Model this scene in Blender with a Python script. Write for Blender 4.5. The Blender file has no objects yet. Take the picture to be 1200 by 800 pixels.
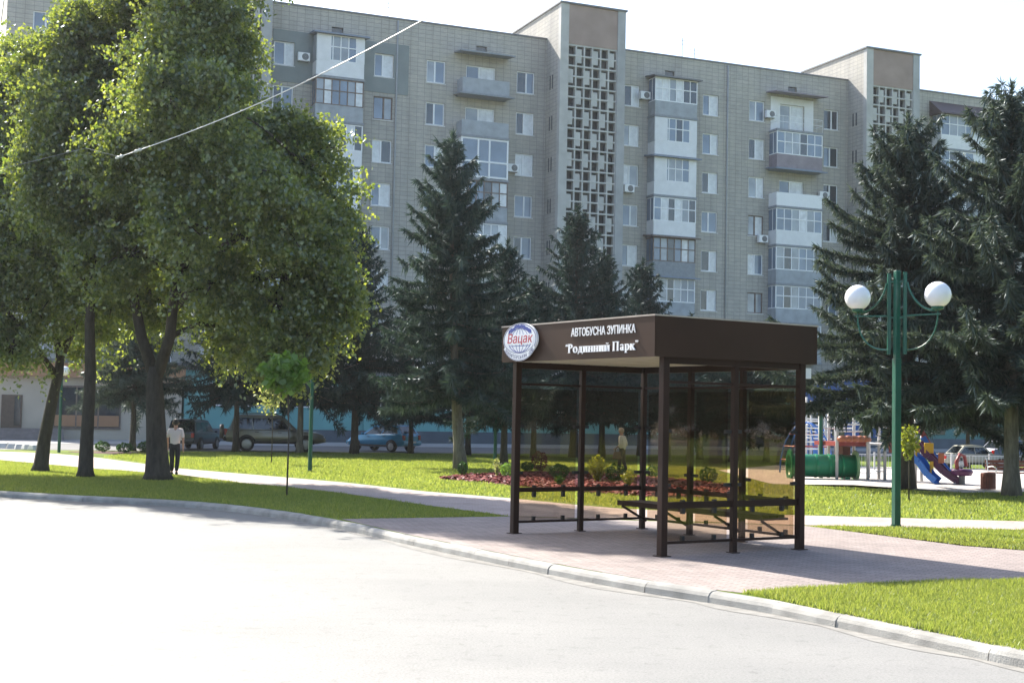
import bpy, bmesh, math, random
import numpy as np
from mathutils import Vector, Matrix

# ------------------------------------------------------------------ camera, sky, sun, exposure
sc = bpy.context.scene
col = sc.collection
FPX, PITCH, ROLL, HC = 1586.9, 0.05379, 0.01993, 2.1
cam_d = bpy.data.cameras.new("camera")
cam = bpy.data.objects.new("camera", cam_d)
col.objects.link(cam)
cam_d.sensor_width = 36.0
cam_d.lens = FPX / 1200 * 36.0
cam_d.clip_start = 0.1
cam_d.clip_end = 5000
cam.matrix_world = Matrix.Translation((0, 0, HC)) @ Matrix.Rotation(math.pi / 2 + PITCH, 4, 'X') @ Matrix.Rotation(ROLL, 4, 'Z')
sc.camera = cam

HAZE = .0002
SUN_EL = math.radians(41)
SUN_AZ = math.radians(39)                     # towards -x from +y
world = bpy.data.worlds.new("World")
sc.world = world
world.use_nodes = True
wn = world.node_tree.nodes
sky = wn.new("ShaderNodeTexSky")
sky.sky_type = 'NISHITA'
sky.sun_disc = False
sky.sun_elevation = SUN_EL
sky.sun_rotation = -SUN_AZ
sky.air_density = 1.0
sky.dust_density = 2.0
sky.ozone_density = 1.0
wn["Background"].inputs[1].default_value = 0.12
world.node_tree.links.new(sky.outputs[0], wn["Background"].inputs[0])

sun_d = bpy.data.lights.new("sun", 'SUN')
sun_d.energy = 4.6
sun_d.angle = math.radians(0.55)
sun_d.color = (1.0, 0.94, 0.84)
sun = bpy.data.objects.new("sun", sun_d)
col.objects.link(sun)
S = Vector((-math.sin(SUN_AZ) * math.cos(SUN_EL), math.cos(SUN_AZ) * math.cos(SUN_EL), math.sin(SUN_EL)))
sun.rotation_euler = S.to_track_quat('Z', 'Y').to_euler()
sun.location = S * 200

sc.view_settings.view_transform = 'Standard'
sc.view_settings.look = 'None'
sc.view_settings.gamma = 1
sc.view_settings.exposure = 1.48
sc.view_settings.use_curve_mapping = False

# ------------------------------------------------------------------ measuring helpers (photo pixel -> place)
def ray(px, py):
    dx, dy = px - 600, py - 400
    cr, sr = math.cos(ROLL), math.sin(ROLL)
    a = dx * cr + dy * sr
    b = -dx * sr + dy * cr
    cp, sp = math.cos(PITCH), math.sin(PITCH)
    return Vector((a / FPX, cp + b / FPX * sp, sp - b / FPX * cp))
Z0 = 0.126
def G(px, py, z=Z0):
    d = ray(px, py)
    return d * ((z - HC) / d.z) + Vector((0, 0, HC))
def G2(px, py, z=Z0):
    g = G(px, py, z)
    return (g.x, g.y)
def D(px, py, y):
    d = ray(px, py)
    return d * (y / d.y) + Vector((0, 0, HC))
def onplane(px, py, p, n):
    d = ray(px, py)
    o = Vector((0, 0, HC))
    return o + d * ((Vector(p) - o).dot(n) / d.dot(n))

# ------------------------------------------------------------------ materials
MATS = {}
def nodes_of(name):
    m = bpy.data.materials.new(name)
    m.use_nodes = True
    nt = m.node_tree
    return m, nt, nt.nodes["Principled BSDF"]

def pm(name, c, rough=0.6, metal=0.0, var=0.12, scale=6.0, bump=0.0, bscale=40.0, spec=0.5):
    """plain painted / stone material with a little noise in colour and roughness"""
    if name in MATS: return MATS[name]
    m, nt, b = nodes_of(name)
    N, L = nt.nodes, nt.links
    tc = N.new("ShaderNodeTexCoord")
    nz = N.new("ShaderNodeTexNoise"); nz.inputs["Scale"].default_value = scale; nz.inputs["Detail"].default_value = 6
    L.new(tc.outputs["Object"], nz.inputs["Vector"])
    rp = N.new("ShaderNodeValToRGB")
    e = rp.color_ramp.elements
    e[0].position = .3; e[1].position = .7
    e[0].color = tuple(x * (1 - var) for x in c) + (1,)
    e[1].color = tuple(min(1, x * (1 + var)) for x in c) + (1,)
    L.new(nz.outputs["Fac"], rp.inputs[0])
    L.new(rp.outputs[0], b.inputs["Base Color"])
    b.inputs["Roughness"].default_value = rough
    b.inputs["Metallic"].default_value = metal
    b.inputs["Specular IOR Level"].default_value = spec
    if bump:
        n2 = N.new("ShaderNodeTexNoise"); n2.inputs["Scale"].default_value = bscale; n2.inputs["Detail"].default_value = 4
        L.new(tc.outputs["Object"], n2.inputs["Vector"])
        bp = N.new("ShaderNodeBump"); bp.inputs["Strength"].default_value = bump; bp.inputs["Distance"].default_value = .02
        L.new(n2.outputs["Fac"], bp.inputs["Height"]); L.new(bp.outputs[0], b.inputs["Normal"])
    MATS[name] = m
    return m

def leafmat(name, c1, c2, trans=0.5, tc_=None, gloss=0.06):
    """foliage: diffuse + translucent with a random tone for every leaf"""
    if name in MATS: return MATS[name]
    m, nt, b = nodes_of(name)
    N, L = nt.nodes, nt.links
    N.remove(b)
    out = N["Material Output"]
    geo = N.new("ShaderNodeNewGeometry")
    rp = N.new("ShaderNodeValToRGB")
    rp.color_ramp.elements[0].color = c1 + (1,); rp.color_ramp.elements[1].color = c2 + (1,)
    L.new(geo.outputs["Random Per Island"], rp.inputs[0])
    df = N.new("ShaderNodeBsdfDiffuse"); L.new(rp.outputs[0], df.inputs[0])
    tr = N.new("ShaderNodeBsdfTranslucent")
    mx = N.new("ShaderNodeMix"); mx.data_type = 'RGBA'; mx.blend_type = 'MULTIPLY'; mx.inputs[0].default_value = 1
    L.new(rp.outputs[0], mx.inputs[6]); mx.inputs[7].default_value = (tc_ or (1.5, 1.6, .7)) + (1,)
    L.new(mx.outputs[2], tr.inputs[0])
    ms = N.new("ShaderNodeMixShader"); ms.inputs[0].default_value = trans
    L.new(df.outputs[0], ms.inputs[1]); L.new(tr.outputs[0], ms.inputs[2])
    gl = N.new("ShaderNodeBsdfGlossy"); gl.inputs["Roughness"].default_value = .42
    gl.inputs[0].default_value = (.8, .85, .9, 1)
    m2 = N.new("ShaderNodeMixShader"); m2.inputs[0].default_value = gloss
    L.new(ms.outputs[0], m2.inputs[1]); L.new(gl.outputs[0], m2.inputs[2])
    L.new(m2.outputs[0], out.inputs[0])
    MATS[name] = m
    return m

def glassmat(name, tint, refl=1.0, rough=0.0):
    m, nt, b = nodes_of(name)
    N, L = nt.nodes, nt.links
    N.remove(b)
    out = N["Material Output"]
    t = N.new("ShaderNodeBsdfTransparent"); t.inputs[0].default_value = tint + (1,)
    g = N.new("ShaderNodeBsdfGlossy"); g.inputs["Roughness"].default_value = rough
    f = N.new("ShaderNodeLayerWeight"); f.inputs[0].default_value = .5          # Schlick from the facing angle, the same on both faces of the pane
    pw = N.new("ShaderNodeMath"); pw.operation = 'POWER'; pw.inputs[1].default_value = 4.0
    L.new(f.outputs["Facing"], pw.inputs[0])
    ml = N.new("ShaderNodeMath"); ml.operation = 'MULTIPLY_ADD'; ml.inputs[1].default_value = refl; ml.inputs[2].default_value = .035; ml.use_clamp = True
    L.new(pw.outputs[0], ml.inputs[0])
    ms = N.new("ShaderNodeMixShader")
    L.new(ml.outputs[0], ms.inputs[0]); L.new(t.outputs[0], ms.inputs[1]); L.new(g.outputs[0], ms.inputs[2])
    L.new(ms.outputs[0], out.inputs[0])
    MATS[name] = m
    return m

def ramp_noise(N, L, vec, scale, stops, detail=8, rough=.6):
    nz = N.new("ShaderNodeTexNoise"); nz.inputs["Scale"].default_value = scale
    nz.inputs["Detail"].default_value = detail; nz.inputs["Roughness"].default_value = rough
    L.new(vec, nz.inputs["Vector"])
    rp = N.new("ShaderNodeValToRGB")
    el = rp.color_ramp.elements
    while len(el) < len(stops): el.new(.5)
    for e, (p, c) in zip(el, stops):
        e.position = p; e.color = tuple(c) + (1,)
    L.new(nz.outputs["Fac"], rp.inputs[0])
    return rp.outputs[0], nz.outputs["Fac"]
def mixc(N, L, a, b, fac=1.0, mode='MULTIPLY', facsock=None):
    mx = N.new("ShaderNodeMix"); mx.data_type = 'RGBA'; mx.blend_type = mode
    mx.inputs[0].default_value = fac
    if facsock is not None: L.new(facsock, mx.inputs[0])
    if hasattr(a, 'is_linked'): L.new(a, mx.inputs[6])
    else: mx.inputs[6].default_value = tuple(a) + (1,)
    if hasattr(b, 'is_linked'): L.new(b, mx.inputs[7])
    else: mx.inputs[7].default_value = tuple(b) + (1,)
    return mx.outputs[2]

def road_mat():
    m, nt, b = nodes_of("asphalt")
    N, L = nt.nodes, nt.links
    tc = N.new("ShaderNodeTexCoord"); v = tc.outputs["Object"]
    c1, _ = ramp_noise(N, L, v, .35, [(.3, (.178, .178, .171)), (.55, (.205, .203, .194)), (.8, (.232, .229, .218))], 6, .55)
    c2, f2 = ramp_noise(N, L, v, 42, [(.3, (.62, .62, .62)), (.5, (1, 1, 1)), (.7, (1.2, 1.2, 1.19))], 4, .75)
    c = mixc(N, L, c1, c2)
    mp = N.new("ShaderNodeMapping"); mp.inputs["Rotation"].default_value = (0, 0, math.radians(-62)); mp.inputs["Scale"].default_value = (.12, 1.6, 1)
    L.new(v, mp.inputs[0])
    c3, _ = ramp_noise(N, L, mp.outputs[0], .8, [(.35, (.95, .95, .95)), (.5, (1, 1, 1)), (.68, (1.04, 1.04, 1.03))], 5, .6)
    c = mixc(N, L, c, c3)
    c4, _ = ramp_noise(N, L, v, 5.5, [(.34, (.80, .80, .80)), (.44, (1, 1, 1)), (.62, (1, 1, 1)), (.72, (1.12, 1.12, 1.1))], 6, .7)
    c = mixc(N, L, c, c4)
    # thin cracks
    vo = N.new("ShaderNodeTexVoronoi"); vo.feature = 'DISTANCE_TO_EDGE'; vo.inputs["Scale"].default_value = .16
    nz = N.new("ShaderNodeTexNoise"); nz.inputs["Scale"].default_value = 1.6; nz.inputs["Detail"].default_value = 6
    L.new(v, nz.inputs["Vector"])
    va = N.new("ShaderNodeVectorMath"); va.operation = 'ADD'; L.new(v, va.inputs[0]); L.new(nz.outputs["Color"], va.inputs[1])
    L.new(va.outputs[0], vo.inputs["Vector"])
    rp = N.new("ShaderNodeValToRGB"); rp.color_ramp.elements[0].position = .0; rp.color_ramp.elements[1].position = .0035
    rp.color_ramp.elements[0].color = (.93, .93, .92, 1); rp.color_ramp.elements[1].color = (1, 1, 1, 1)
    L.new(vo.outputs["Distance"], rp.inputs[0])
    c = mixc(N, L, c, rp.outputs[0])
    L.new(c, b.inputs["Base Color"])
    b.inputs["Roughness"].default_value = .75
    bp = N.new("ShaderNodeBump"); bp.inputs["Strength"].default_value = .5; bp.inputs["Distance"].default_value = .006
    L.new(f2, bp.inputs["Height"]); L.new(bp.outputs[0], b.inputs["Normal"])
    return m

def paver_mat(name, ca, cb, mort, rot, scale=1.0):
    m, nt, b = nodes_of(name)
    N, L = nt.nodes, nt.links
    tc = N.new("ShaderNodeTexCoord")
    mp = N.new("ShaderNodeMapping"); mp.inputs["Rotation"].default_value = (0, 0, rot); mp.inputs["Scale"].default_value = (scale,) * 3
    L.new(tc.outputs["Object"], mp.inputs[0])
    br = N.new("ShaderNodeTexBrick")
    br.inputs["Scale"].default_value = 1; br.inputs["Brick Width"].default_value = .2; br.inputs["Row Height"].default_value = .1
    br.inputs["Mortar Size"].default_value = .006; br.inputs["Color1"].default_value = ca + (1,); br.inputs["Color2"].default_value = cb + (1,)
    br.inputs["Mortar"].default_value = mort + (1,); br.inputs["Bias"].default_value = 0
    L.new(mp.outputs[0], br.inputs["Vector"])
    c2, f = ramp_noise(N, L, tc.outputs["Object"], .9, [(.3, (.8, .8, .8)), (.55, (1, 1, 1)), (.8, (1.15, 1.13, 1.1))], 7, .65)
    c3, f3 = ramp_noise(N, L, tc.outputs["Object"], 9, [(.3, (.85, .85, .86)), (.7, (1.12, 1.1, 1.08))], 5, .65)
    c = mixc(N, L, mixc(N, L, br.outputs["Color"], c2), c3)
    L.new(c, b.inputs["Base Color"])
    b.inputs["Roughness"].default_value = .8
    bp = N.new("ShaderNodeBump"); bp.inputs["Strength"].default_value = .6; bp.inputs["Distance"].default_value = .006; bp.invert = True
    L.new(br.outputs["Fac"], bp.inputs["Height"]); L.new(bp.outputs[0], b.inputs["Normal"])
    return m

def facade_mat():
    """pale silicate brick laid in a visible grid of stacked courses"""
    m, nt, b = nodes_of("silicate_brick")
    N, L = nt.nodes, nt.links
    tc = N.new("ShaderNodeTexCoord")
    sp = N.new("ShaderNodeSeparateXYZ"); L.new(tc.outputs["Object"], sp.inputs[0])
    ad = N.new("ShaderNodeMath"); ad.operation = 'ADD'; L.new(sp.outputs[0], ad.inputs[0]); L.new(sp.outputs[1], ad.inputs[1])
    cb = N.new("ShaderNodeCombineXYZ"); L.new(ad.outputs[0], cb.inputs[0]); L.new(sp.outputs[2], cb.inputs[1])
    br = N.new("ShaderNodeTexBrick"); br.offset = 0.0
    br.inputs["Scale"].default_value = 1; br.inputs["Brick Width"].default_value = .53; br.inputs["Row Height"].default_value = .29
    br.inputs["Mortar Size"].default_value = .022; br.inputs["Mortar Smooth"].default_value = .4
    br.inputs["Color1"].default_value = (.455, .435, .395, 1); br.inputs["Color2"].default_value = (.405, .39, .355, 1)
    br.inputs["Mortar"].default_value = (.295, .285, .265, 1)
    L.new(cb.outputs[0], br.inputs["Vector"])
    b2 = N.new("ShaderNodeTexBrick")
    b2.inputs["Scale"].default_value = 1; b2.inputs["Brick Width"].default_value = .26; b2.inputs["Row Height"].default_value = .098
    b2.inputs["Mortar Size"].default_value = .008; b2.inputs["Color1"].default_value = (1.06, 1.05, 1.02, 1); b2.inputs["Color2"].default_value = (.92, .92, .93, 1)
    b2.inputs["Mortar"].default_value = (.85, .85, .85, 1)
    L.new(cb.outputs[0], b2.inputs["Vector"])
    c = mixc(N, L, br.outputs["Color"], b2.outputs["Color"])
    c2, _ = ramp_noise(N, L, tc.outputs["Object"], .25, [(.3, (.86, .87, .9)), (.5, (1, 1, 1)), (.75, (1.1, 1.08, 1.03))], 7, .65)
    c = mixc(N, L, c, c2)
    mp = N.new("ShaderNodeMapping"); mp.inputs["Scale"].default_value = (1.2, 1.2, .08); L.new(tc.outputs["Object"], mp.inputs[0])
    c3, _ = ramp_noise(N, L, mp.outputs[0], 1.0, [(.3, (.85, .85, .85)), (.5, (1, 1, 1)), (.8, (1.06, 1.06, 1.06))], 5, .6)
    c = mixc(N, L, c, c3)
    L.new(c, b.inputs["Base Color"]); b.inputs["Roughness"].default_value = .85
    return m

def lawn_mat():
    m, nt, b = nodes_of("lawn_turf")
    N, L = nt.nodes, nt.links
    tc = N.new("ShaderNodeTexCoord"); v = tc.outputs["Object"]
    c1, _ = ramp_noise(N, L, v, .5, [(.3, (.11, .165, .028)), (.55, (.145, .195, .034)), (.8, (.20, .21, .055))], 6, .6)
    c2, f2 = ramp_noise(N, L, v, 25, [(.25, (.6, .62, .6)), (.5, (1, 1, 1)), (.8, (1.25, 1.2, 1.1))], 5, .7)
    L.new(mixc(N, L, c1, c2), b.inputs["Base Color"])
    b.inputs["Roughness"].default_value = .9
    b.inputs["Specular IOR Level"].default_value = .1
    bp = N.new("ShaderNodeBump"); bp.inputs["Strength"].default_value = .8; bp.inputs["Distance"].default_value = .03
    L.new(f2, bp.inputs["Height"]); L.new(bp.outputs[0], b.inputs["Normal"])
    return m

def bark_mat(name, c1, c2, scale=9):
    m, nt, b = nodes_of(name)
    N, L = nt.nodes, nt.links
    tc = N.new("ShaderNodeTexCoord")
    mp = N.new("ShaderNodeMapping"); mp.inputs["Scale"].default_value = (1, 1, .25); L.new(tc.outputs["Object"], mp.inputs[0])
    c, f = ramp_noise(N, L, mp.outputs[0], scale, [(.3, c1), (.7, c2)], 8, .75)
    L.new(c, b.inputs["Base Color"]); b.inputs["Roughness"].default_value = .9
    bp = N.new("ShaderNodeBump"); bp.inputs["Strength"].default_value = 1; bp.inputs["Distance"].default_value = .04
    L.new(f, bp.inputs["Height"]); L.new(bp.outputs[0], b.inputs["Normal"])
    MATS[name] = m
    return m

M_brick = facade_mat()
M_road = road_mat()
M_lawn = lawn_mat()
M_pad = paver_mat("pad_pavers", (.26, .215, .20), (.315, .268, .25), (.13, .11, .10), math.radians(32))
M_path = paver_mat("path_pavers", (.36, .29, .265), (.42, .345, .315), (.26, .22, .2), math.radians(-20))
M_kerb = pm("kerb_concrete", (.285, .278, .258), .9, var=.28, scale=3, bump=.4, bscale=60)
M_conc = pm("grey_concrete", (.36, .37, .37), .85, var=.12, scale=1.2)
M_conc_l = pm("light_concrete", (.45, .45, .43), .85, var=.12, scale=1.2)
M_pink = pm("pinkish_render", (.33, .25, .215), .9, var=.12, scale=.8)
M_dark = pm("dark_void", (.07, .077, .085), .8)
M_flash = pm("roof_flashing", (.16, .165, .17), .5, metal=.3)
M_white = pm("white_pvc", (.78, .79, .8), .35, var=.03)
M_whitep = pm("white_panel", (.72, .73, .74), .5, var=.06, scale=2)
M_wood = pm("weathered_wood_frame", (.17, .13, .11), .7, var=.25)
M_greyb = pm("grey_balcony_sheet", (.33, .36, .39), .7, var=.15, scale=2)
M_mauve = pm("mauve_balcony_sheet", (.26, .225, .25), .7, var=.15, scale=2)
M_slab = pm("balcony_slab", (.26, .28, .3), .8, var=.12)
M_bluecap = pm("blue_tin_cap", (.19, .23, .3), .5, var=.1)
M_tealpanel = pm("insulation_render", (.22, .25, .25), .9, var=.08, scale=1)
M_browncan = pm("brown_tin_roof", (.09, .06, .06), .5, var=.1)
M_panes = [pm("pane_dark", (.045, .055, .065), .06, var=.2, scale=.6, spec=.8),
           pm("pane_blue", (.16, .21, .28), .08, var=.25, scale=.5, spec=.8),
           pm("pane_curtain", (.62, .64, .65), .25, var=.15, scale=3, spec=.8),
           pm("pane_grey", (.28, .31, .34), .12, var=.25, scale=.8, spec=.8)]
M_brown = pm("brown_powder_paint", (.027, .0125, .009), .5, var=.22, scale=2.2, spec=.2)
M_brownf = pm("brown_fascia_sheet", (.040, .020, .0125), .5, var=.16, scale=1.3, spec=.2)
M_soffit = pm("soffit_sheet", (.50, .46, .36), .5, var=.08, scale=2)
M_steel = pm("bright_steel", (.5, .5, .5), .3, metal=.9)
M_black = pm("black_rubber", (.015, .015, .016), .6)
M_lett = pm("white_lettering", (.86, .86, .86), .4, var=.02)
M_green = pm("green_enamel", (.006, .085, .055), .35, var=.15, scale=3)
M_globe = pm("opal_globe", (.9, .9, .91), .25, var=.01)
M_red = pm("red_enamel", (.5, .03, .05), .4, var=.05)
M_blue = pm("blue_print", (.03, .06, .3), .4, var=.05)
M_glass_tint = glassmat("bronze_glass", (.835, .77, .69), 1.2)
M_carglass = pm("car_glass", (.012, .016, .02), .05, spec=.9)

BARK_D = bark_mat("dark_bark", (.018, .015, .012), (.075, .062, .048))
BARK_L = bark_mat("lichen_bark", (.07, .062, .05), (.28, .25, .20), 6)
BARK_S = bark_mat("spruce_bark", (.035, .028, .022), (.11, .09, .07))
L_LIME = leafmat("lime_leaves", (.055, .094, .036), (.165, .200, .070), .57, (2.5, 2.3, .65), .09)
L_SPRUCE = leafmat("spruce_needles", (.026, .050, .046), (.080, .115, .098), .16, (1.4, 1.5, .9), .035)
L_SPRUCE2 = leafmat("dark_spruce_needles", (.014, .034, .029), (.042, .070, .058), .14, (1.4, 1.5, .9), .03)
L_SPRUCEL = leafmat("blue_spruce_needles", (.030, .052, .046), (.100, .130, .108), .2, (1.5, 1.45, .9), .035)
L_SAP = leafmat("sapling_leaves", (.10, .20, .035), (.19, .29, .075), .6, (1.6, 1.6, .6), .04)
L_PALE = leafmat("pale_leaves", (.22, .25, .08), (.42, .42, .22), .5, (1.4, 1.4, .8), .05)
L_YEL = leafmat("yellow_green_leaves", (.16, .20, .025), (.27, .28, .05), .5, (1.5, 1.5, .6), .04)
L_SHRUB = leafmat("shrub_leaves", (.02, .07, .012), (.06, .12, .025), .4, (1.5, 1.6, .6), .04)
L_RED = leafmat("barberry_leaves", (.07, .012, .015), (.14, .03, .03), .4, (1.5, 1.2, .8), .04)
L_GRASS = leafmat("grass_blades", (.15, .20, .04), (.27, .29, .085), .55, (1.6, 1.6, 1.0), .03)

# ------------------------------------------------------------------ mesh builder
class MB:
    def __init__(self): self.v = []; self.f = []
    def add(self, vs, fs):
        o = len(self.v)
        self.v += [tuple(p) for p in vs]
        self.f += [tuple(i + o for i in f) for f in fs]
        return self
    def box(self, x0, x1, y0, y1, z0, z1):
        return self.add([(x0, y0, z0), (x1, y0, z0), (x1, y1, z0), (x0, y1, z0), (x0, y0, z1), (x1, y0, z1), (x1, y1, z1), (x0, y1, z1)],
                        [(3, 2, 1, 0), (4, 5, 6, 7), (0, 1, 5, 4), (1, 2, 6, 5), (2, 3, 7, 6), (3, 0, 4, 7)])
    def cbox(self, c, s): return self.box(c[0] - s[0] / 2, c[0] + s[0] / 2, c[1] - s[1] / 2, c[1] + s[1] / 2, c[2] - s[2] / 2, c[2] + s[2] / 2)
    def bar(self, a, b, w, h=None, up=(0, 0, 1)):
        """box section from a to b"""
        h = h or w
        a, b = Vector(a), Vector(b)
        d = (b - a).normalized()
        u = Vector(up)
        if abs(d.dot(u)) > .98: u = Vector((1, 0, 0))
        s = d.cross(u).normalized(); t = s.cross(d).normalized()
        r = [(-1, -1), (1, -1), (1, 1), (-1, 1)]
        vs = [p + s * (i * w / 2) + t * (j * h / 2) for p in (a, b) for i, j in r]
        return self.add(vs, [(3, 2, 1, 0), (4, 5, 6, 7), (0, 1, 5, 4), (1, 2, 6, 5), (2, 3, 7, 6), (3, 0, 4, 7)])
    def tube(self, pts, rs, n=8, cap=True):
        pts = [Vector(p) for p in pts]
        if not hasattr(rs, '__len__'): rs = [rs] * len(pts)
        vs = []
        ref = None
        for i, p in enumerate(pts):
            d = (pts[min(i + 1, len(pts) - 1)] - pts[max(i - 1, 0)]).normalized()
            if ref is None:
                ref = Vector((0, 0, 1)) if abs(d.z) < .9 else Vector((1, 0, 0))
            s = d.cross(ref)
            if s.length < 1e-4: s = d.orthogonal()
            s.normalize(); t = s.cross(d).normalized()
            ref = t.cross(s) * 0 + t
            for k in range(n):
                a = 2 * math.pi * k / n
                vs.append(p + (s * math.cos(a) + t * math.sin(a)) * rs[i])
        fs = []
        for i in range(len(pts) - 1):
            for k in range(n):
                k2 = (k + 1) % n
                fs.append((i * n + k, i * n + k2, (i + 1) * n + k2, (i + 1) * n + k))
        if cap:
            fs.append(tuple(range(n))[::-1]); fs.append(tuple((len(pts) - 1) * n + k for k in range(n)))
        return self.add(vs, fs)
    def lathe(self, prof, n=16, c=(0, 0, 0), axis='z'):
        vs = []
        for r, z in prof:
            for k in range(n):
                a = 2 * math.pi * k / n
                p = (r * math.cos(a), r * math.sin(a), z)
                if axis == 'y': p = (p[0], p[2], p[1])
                if axis == 'x': p = (p[2], p[0], p[1])
                vs.append((p[0] + c[0], p[1] + c[1], p[2] + c[2]))
        fs = []
        for i in range(len(prof) - 1):
            for k in range(n):
                k2 = (k + 1) % n
                fs.append((i * n + k, i * n + k2, (i + 1) * n + k2, (i + 1) * n + k))
        return self.add(vs, fs)
    def sphere(self, c, r, n=16, m=10, sz=1.0):
        prof = [(max(1e-4, r * math.sin(math.pi * i / m)), -r * sz * math.cos(math.pi * i / m)) for i in range(m + 1)]
        return self.lathe(prof, n, c)
    def prism(self, pts, z0, z1):
        """extrude a polygon given in xy"""
        n = len(pts)
        vs = [(p[0], p[1], z0) for p in pts] + [(p[0], p[1], z1) for p in pts]
        fs = [tuple(range(n))[::-1], tuple(range(n, 2 * n))] + [(i, (i + 1) % n, n + (i + 1) % n, n + i) for i in range(n)]
        return self.add(vs, fs)
    def build(self, name, mat, parent=None, smooth=False, bevel=0, fixn=True, loc=None, rot=None):
        me = bpy.data.meshes.new(name)
        me.from_pydata(self.v, [], self.f)
        if fixn:
            bm = bmesh.new(); bm.from_mesh(me)
            bmesh.ops.recalc_face_normals(bm, faces=bm.faces)
            bm.to_mesh(me); bm.free()
        me.materials.append(mat)
        if smooth: me.polygons.foreach_set("use_smooth", [True] * len(me.polygons))
        o = bpy.data.objects.new(name, me)
        col.objects.link(o)
        if parent: o.parent = parent
        if loc is not None: o.location = loc
        if rot is not None: o.rotation_euler = rot
        if bevel:
            b = o.modifiers.new("bevel", 'BEVEL'); b.width = bevel; b.segments = 2; b.limit_method = 'ANGLE'
            o.modifiers.new("wn", 'WEIGHTED_NORMAL')
        return o

def tag(o, label=None, cat=None, group=None, kind=None):
    if label: o['label'] = label
    if cat: o['category'] = cat
    if group: o['group'] = group
    if kind: o['kind'] = kind
    return o
def empty(name, loc=(0, 0, 0), rz=0.0):
    o = bpy.data.objects.new(name, None)
    o.location = loc; o.rotation_euler = (0, 0, rz)
    o.empty_display_size = .3
    col.objects.link(o)
    return o
def kids(o): return [c for c in bpy.data.objects if c.parent == o]
def copy_tree(o, parent=None):
    c = o.copy(); col.objects.link(c)
    if parent is not None: c.parent = parent
    for ch in kids(o): copy_tree(ch, c)
    return c
def np_mesh(name, verts, nper, mat, parent=None, loc=None):
    """verts: (n*nper,3) array of separate n-gons"""
    verts = np.ascontiguousarray(verts, dtype=np.float32)
    nv = len(verts); nf = nv // nper
    me = bpy.data.meshes.new(name)
    me.vertices.add(nv); me.vertices.foreach_set("co", verts.ravel())
    me.loops.add(nv); me.loops.foreach_set("vertex_index", np.arange(nv, dtype=np.int32))
    me.polygons.add(nf)
    me.polygons.foreach_set("loop_start", np.arange(0, nv, nper, dtype=np.int32))
    me.polygons.foreach_set("loop_total", np.full(nf, nper, dtype=np.int32))
    me.update(calc_edges=True)
    me.materials.append(mat)
    o = bpy.data.objects.new(name, me)
    col.objects.link(o)
    if parent: o.parent = parent
    if loc is not None: o.location = loc
    return o

# ------------------------------------------------------------------ ground
def chaikin(pts, n=2):
    for _ in range(n):
        q = [pts[0]]
        for a, b in zip(pts[:-1], pts[1:]):
            q.append((a[0] * .75 + b[0] * .25, a[1] * .75 + b[1] * .25))
            q.append((a[0] * .25 + b[0] * .75, a[1] * .25 + b[1] * .75))
        q.append(pts[-1]); pts = q
    return pts
def sheet(name, pts, z, mat):
    me = bpy.data.meshes.new(name)
    bm = bmesh.new()
    vs = [bm.verts.new((p[0], p[1], z)) for p in pts]
    f = bm.faces.new(vs)
    if f.normal.z < 0: f.normal_flip()
    bmesh.ops.triangulate(bm, faces=bm.faces[:])
    bmesh.ops.recalc_face_normals(bm, faces=bm.faces)
    for f in bm.faces:
        f.normal_update()
        if f.normal.z < 0: f.normal_flip()
    bm.to_mesh(me); bm.free()
    me.materials.append(mat)
    o = bpy.data.objects.new(name, me); col.objects.link(o)
    return tag(o, kind='structure')

sheet('road', [(-1500, -1500), (1500, -1500), (1500, 1500), (-1500, 1500)], 0, M_road)

kerb_px = [(0, 575), (87, 580), (175, 584), (245, 588), (315, 596), (400, 609), (480, 627), (600, 651), (690, 668), (800, 687), (880, 697), (1000, 721), (1100, 741), (1200, 762)]
kerb_in = [G2(*p) for p in kerb_px]
d0 = Vector(kerb_in[0]) - Vector(kerb_in[3]); d0.normalize()
d1 = Vector(kerb_in[-1]) - Vector(kerb_in[-5]); d1.normalize()
kerb_in = [(-110, 25), (-42, 24.5), (-22, 27.5), tuple(Vector(kerb_in[0]) + d0 * 2)] + kerb_in + [tuple(Vector(kerb_in[-1]) + d1 * 3), tuple(Vector(kerb_in[-1]) + d1 * 60)]
kerb_in = chaikin(kerb_in, 2)

sheet('lawn', kerb_in + [(140, -30), (300, 300), (-300, 300), (-110, 60)], Z0, M_lawn)

def offset_line(pts, d):
    out = []
    for i, p in enumerate(pts):
        a = Vector(pts[max(i - 1, 0)]); b = Vector(pts[min(i + 1, len(pts) - 1)])
        t = (b - a).normalized(); n = Vector((t.y, -t.x))
        out.append((p[0] + n.x * d, p[1] + n.y * d))
    return out
def resample(pts, step):
    out = [Vector(pts[0])]; acc = 0
    for a, b in zip(pts[:-1], pts[1:]):
        a, b = Vector(a), Vector(b); L = (b - a).length
        pos = step - acc
        while pos <= L:
            out.append(a + (b - a) * (pos / L)); pos += step
        acc = (acc + L) % step if L else acc
    return out
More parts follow.
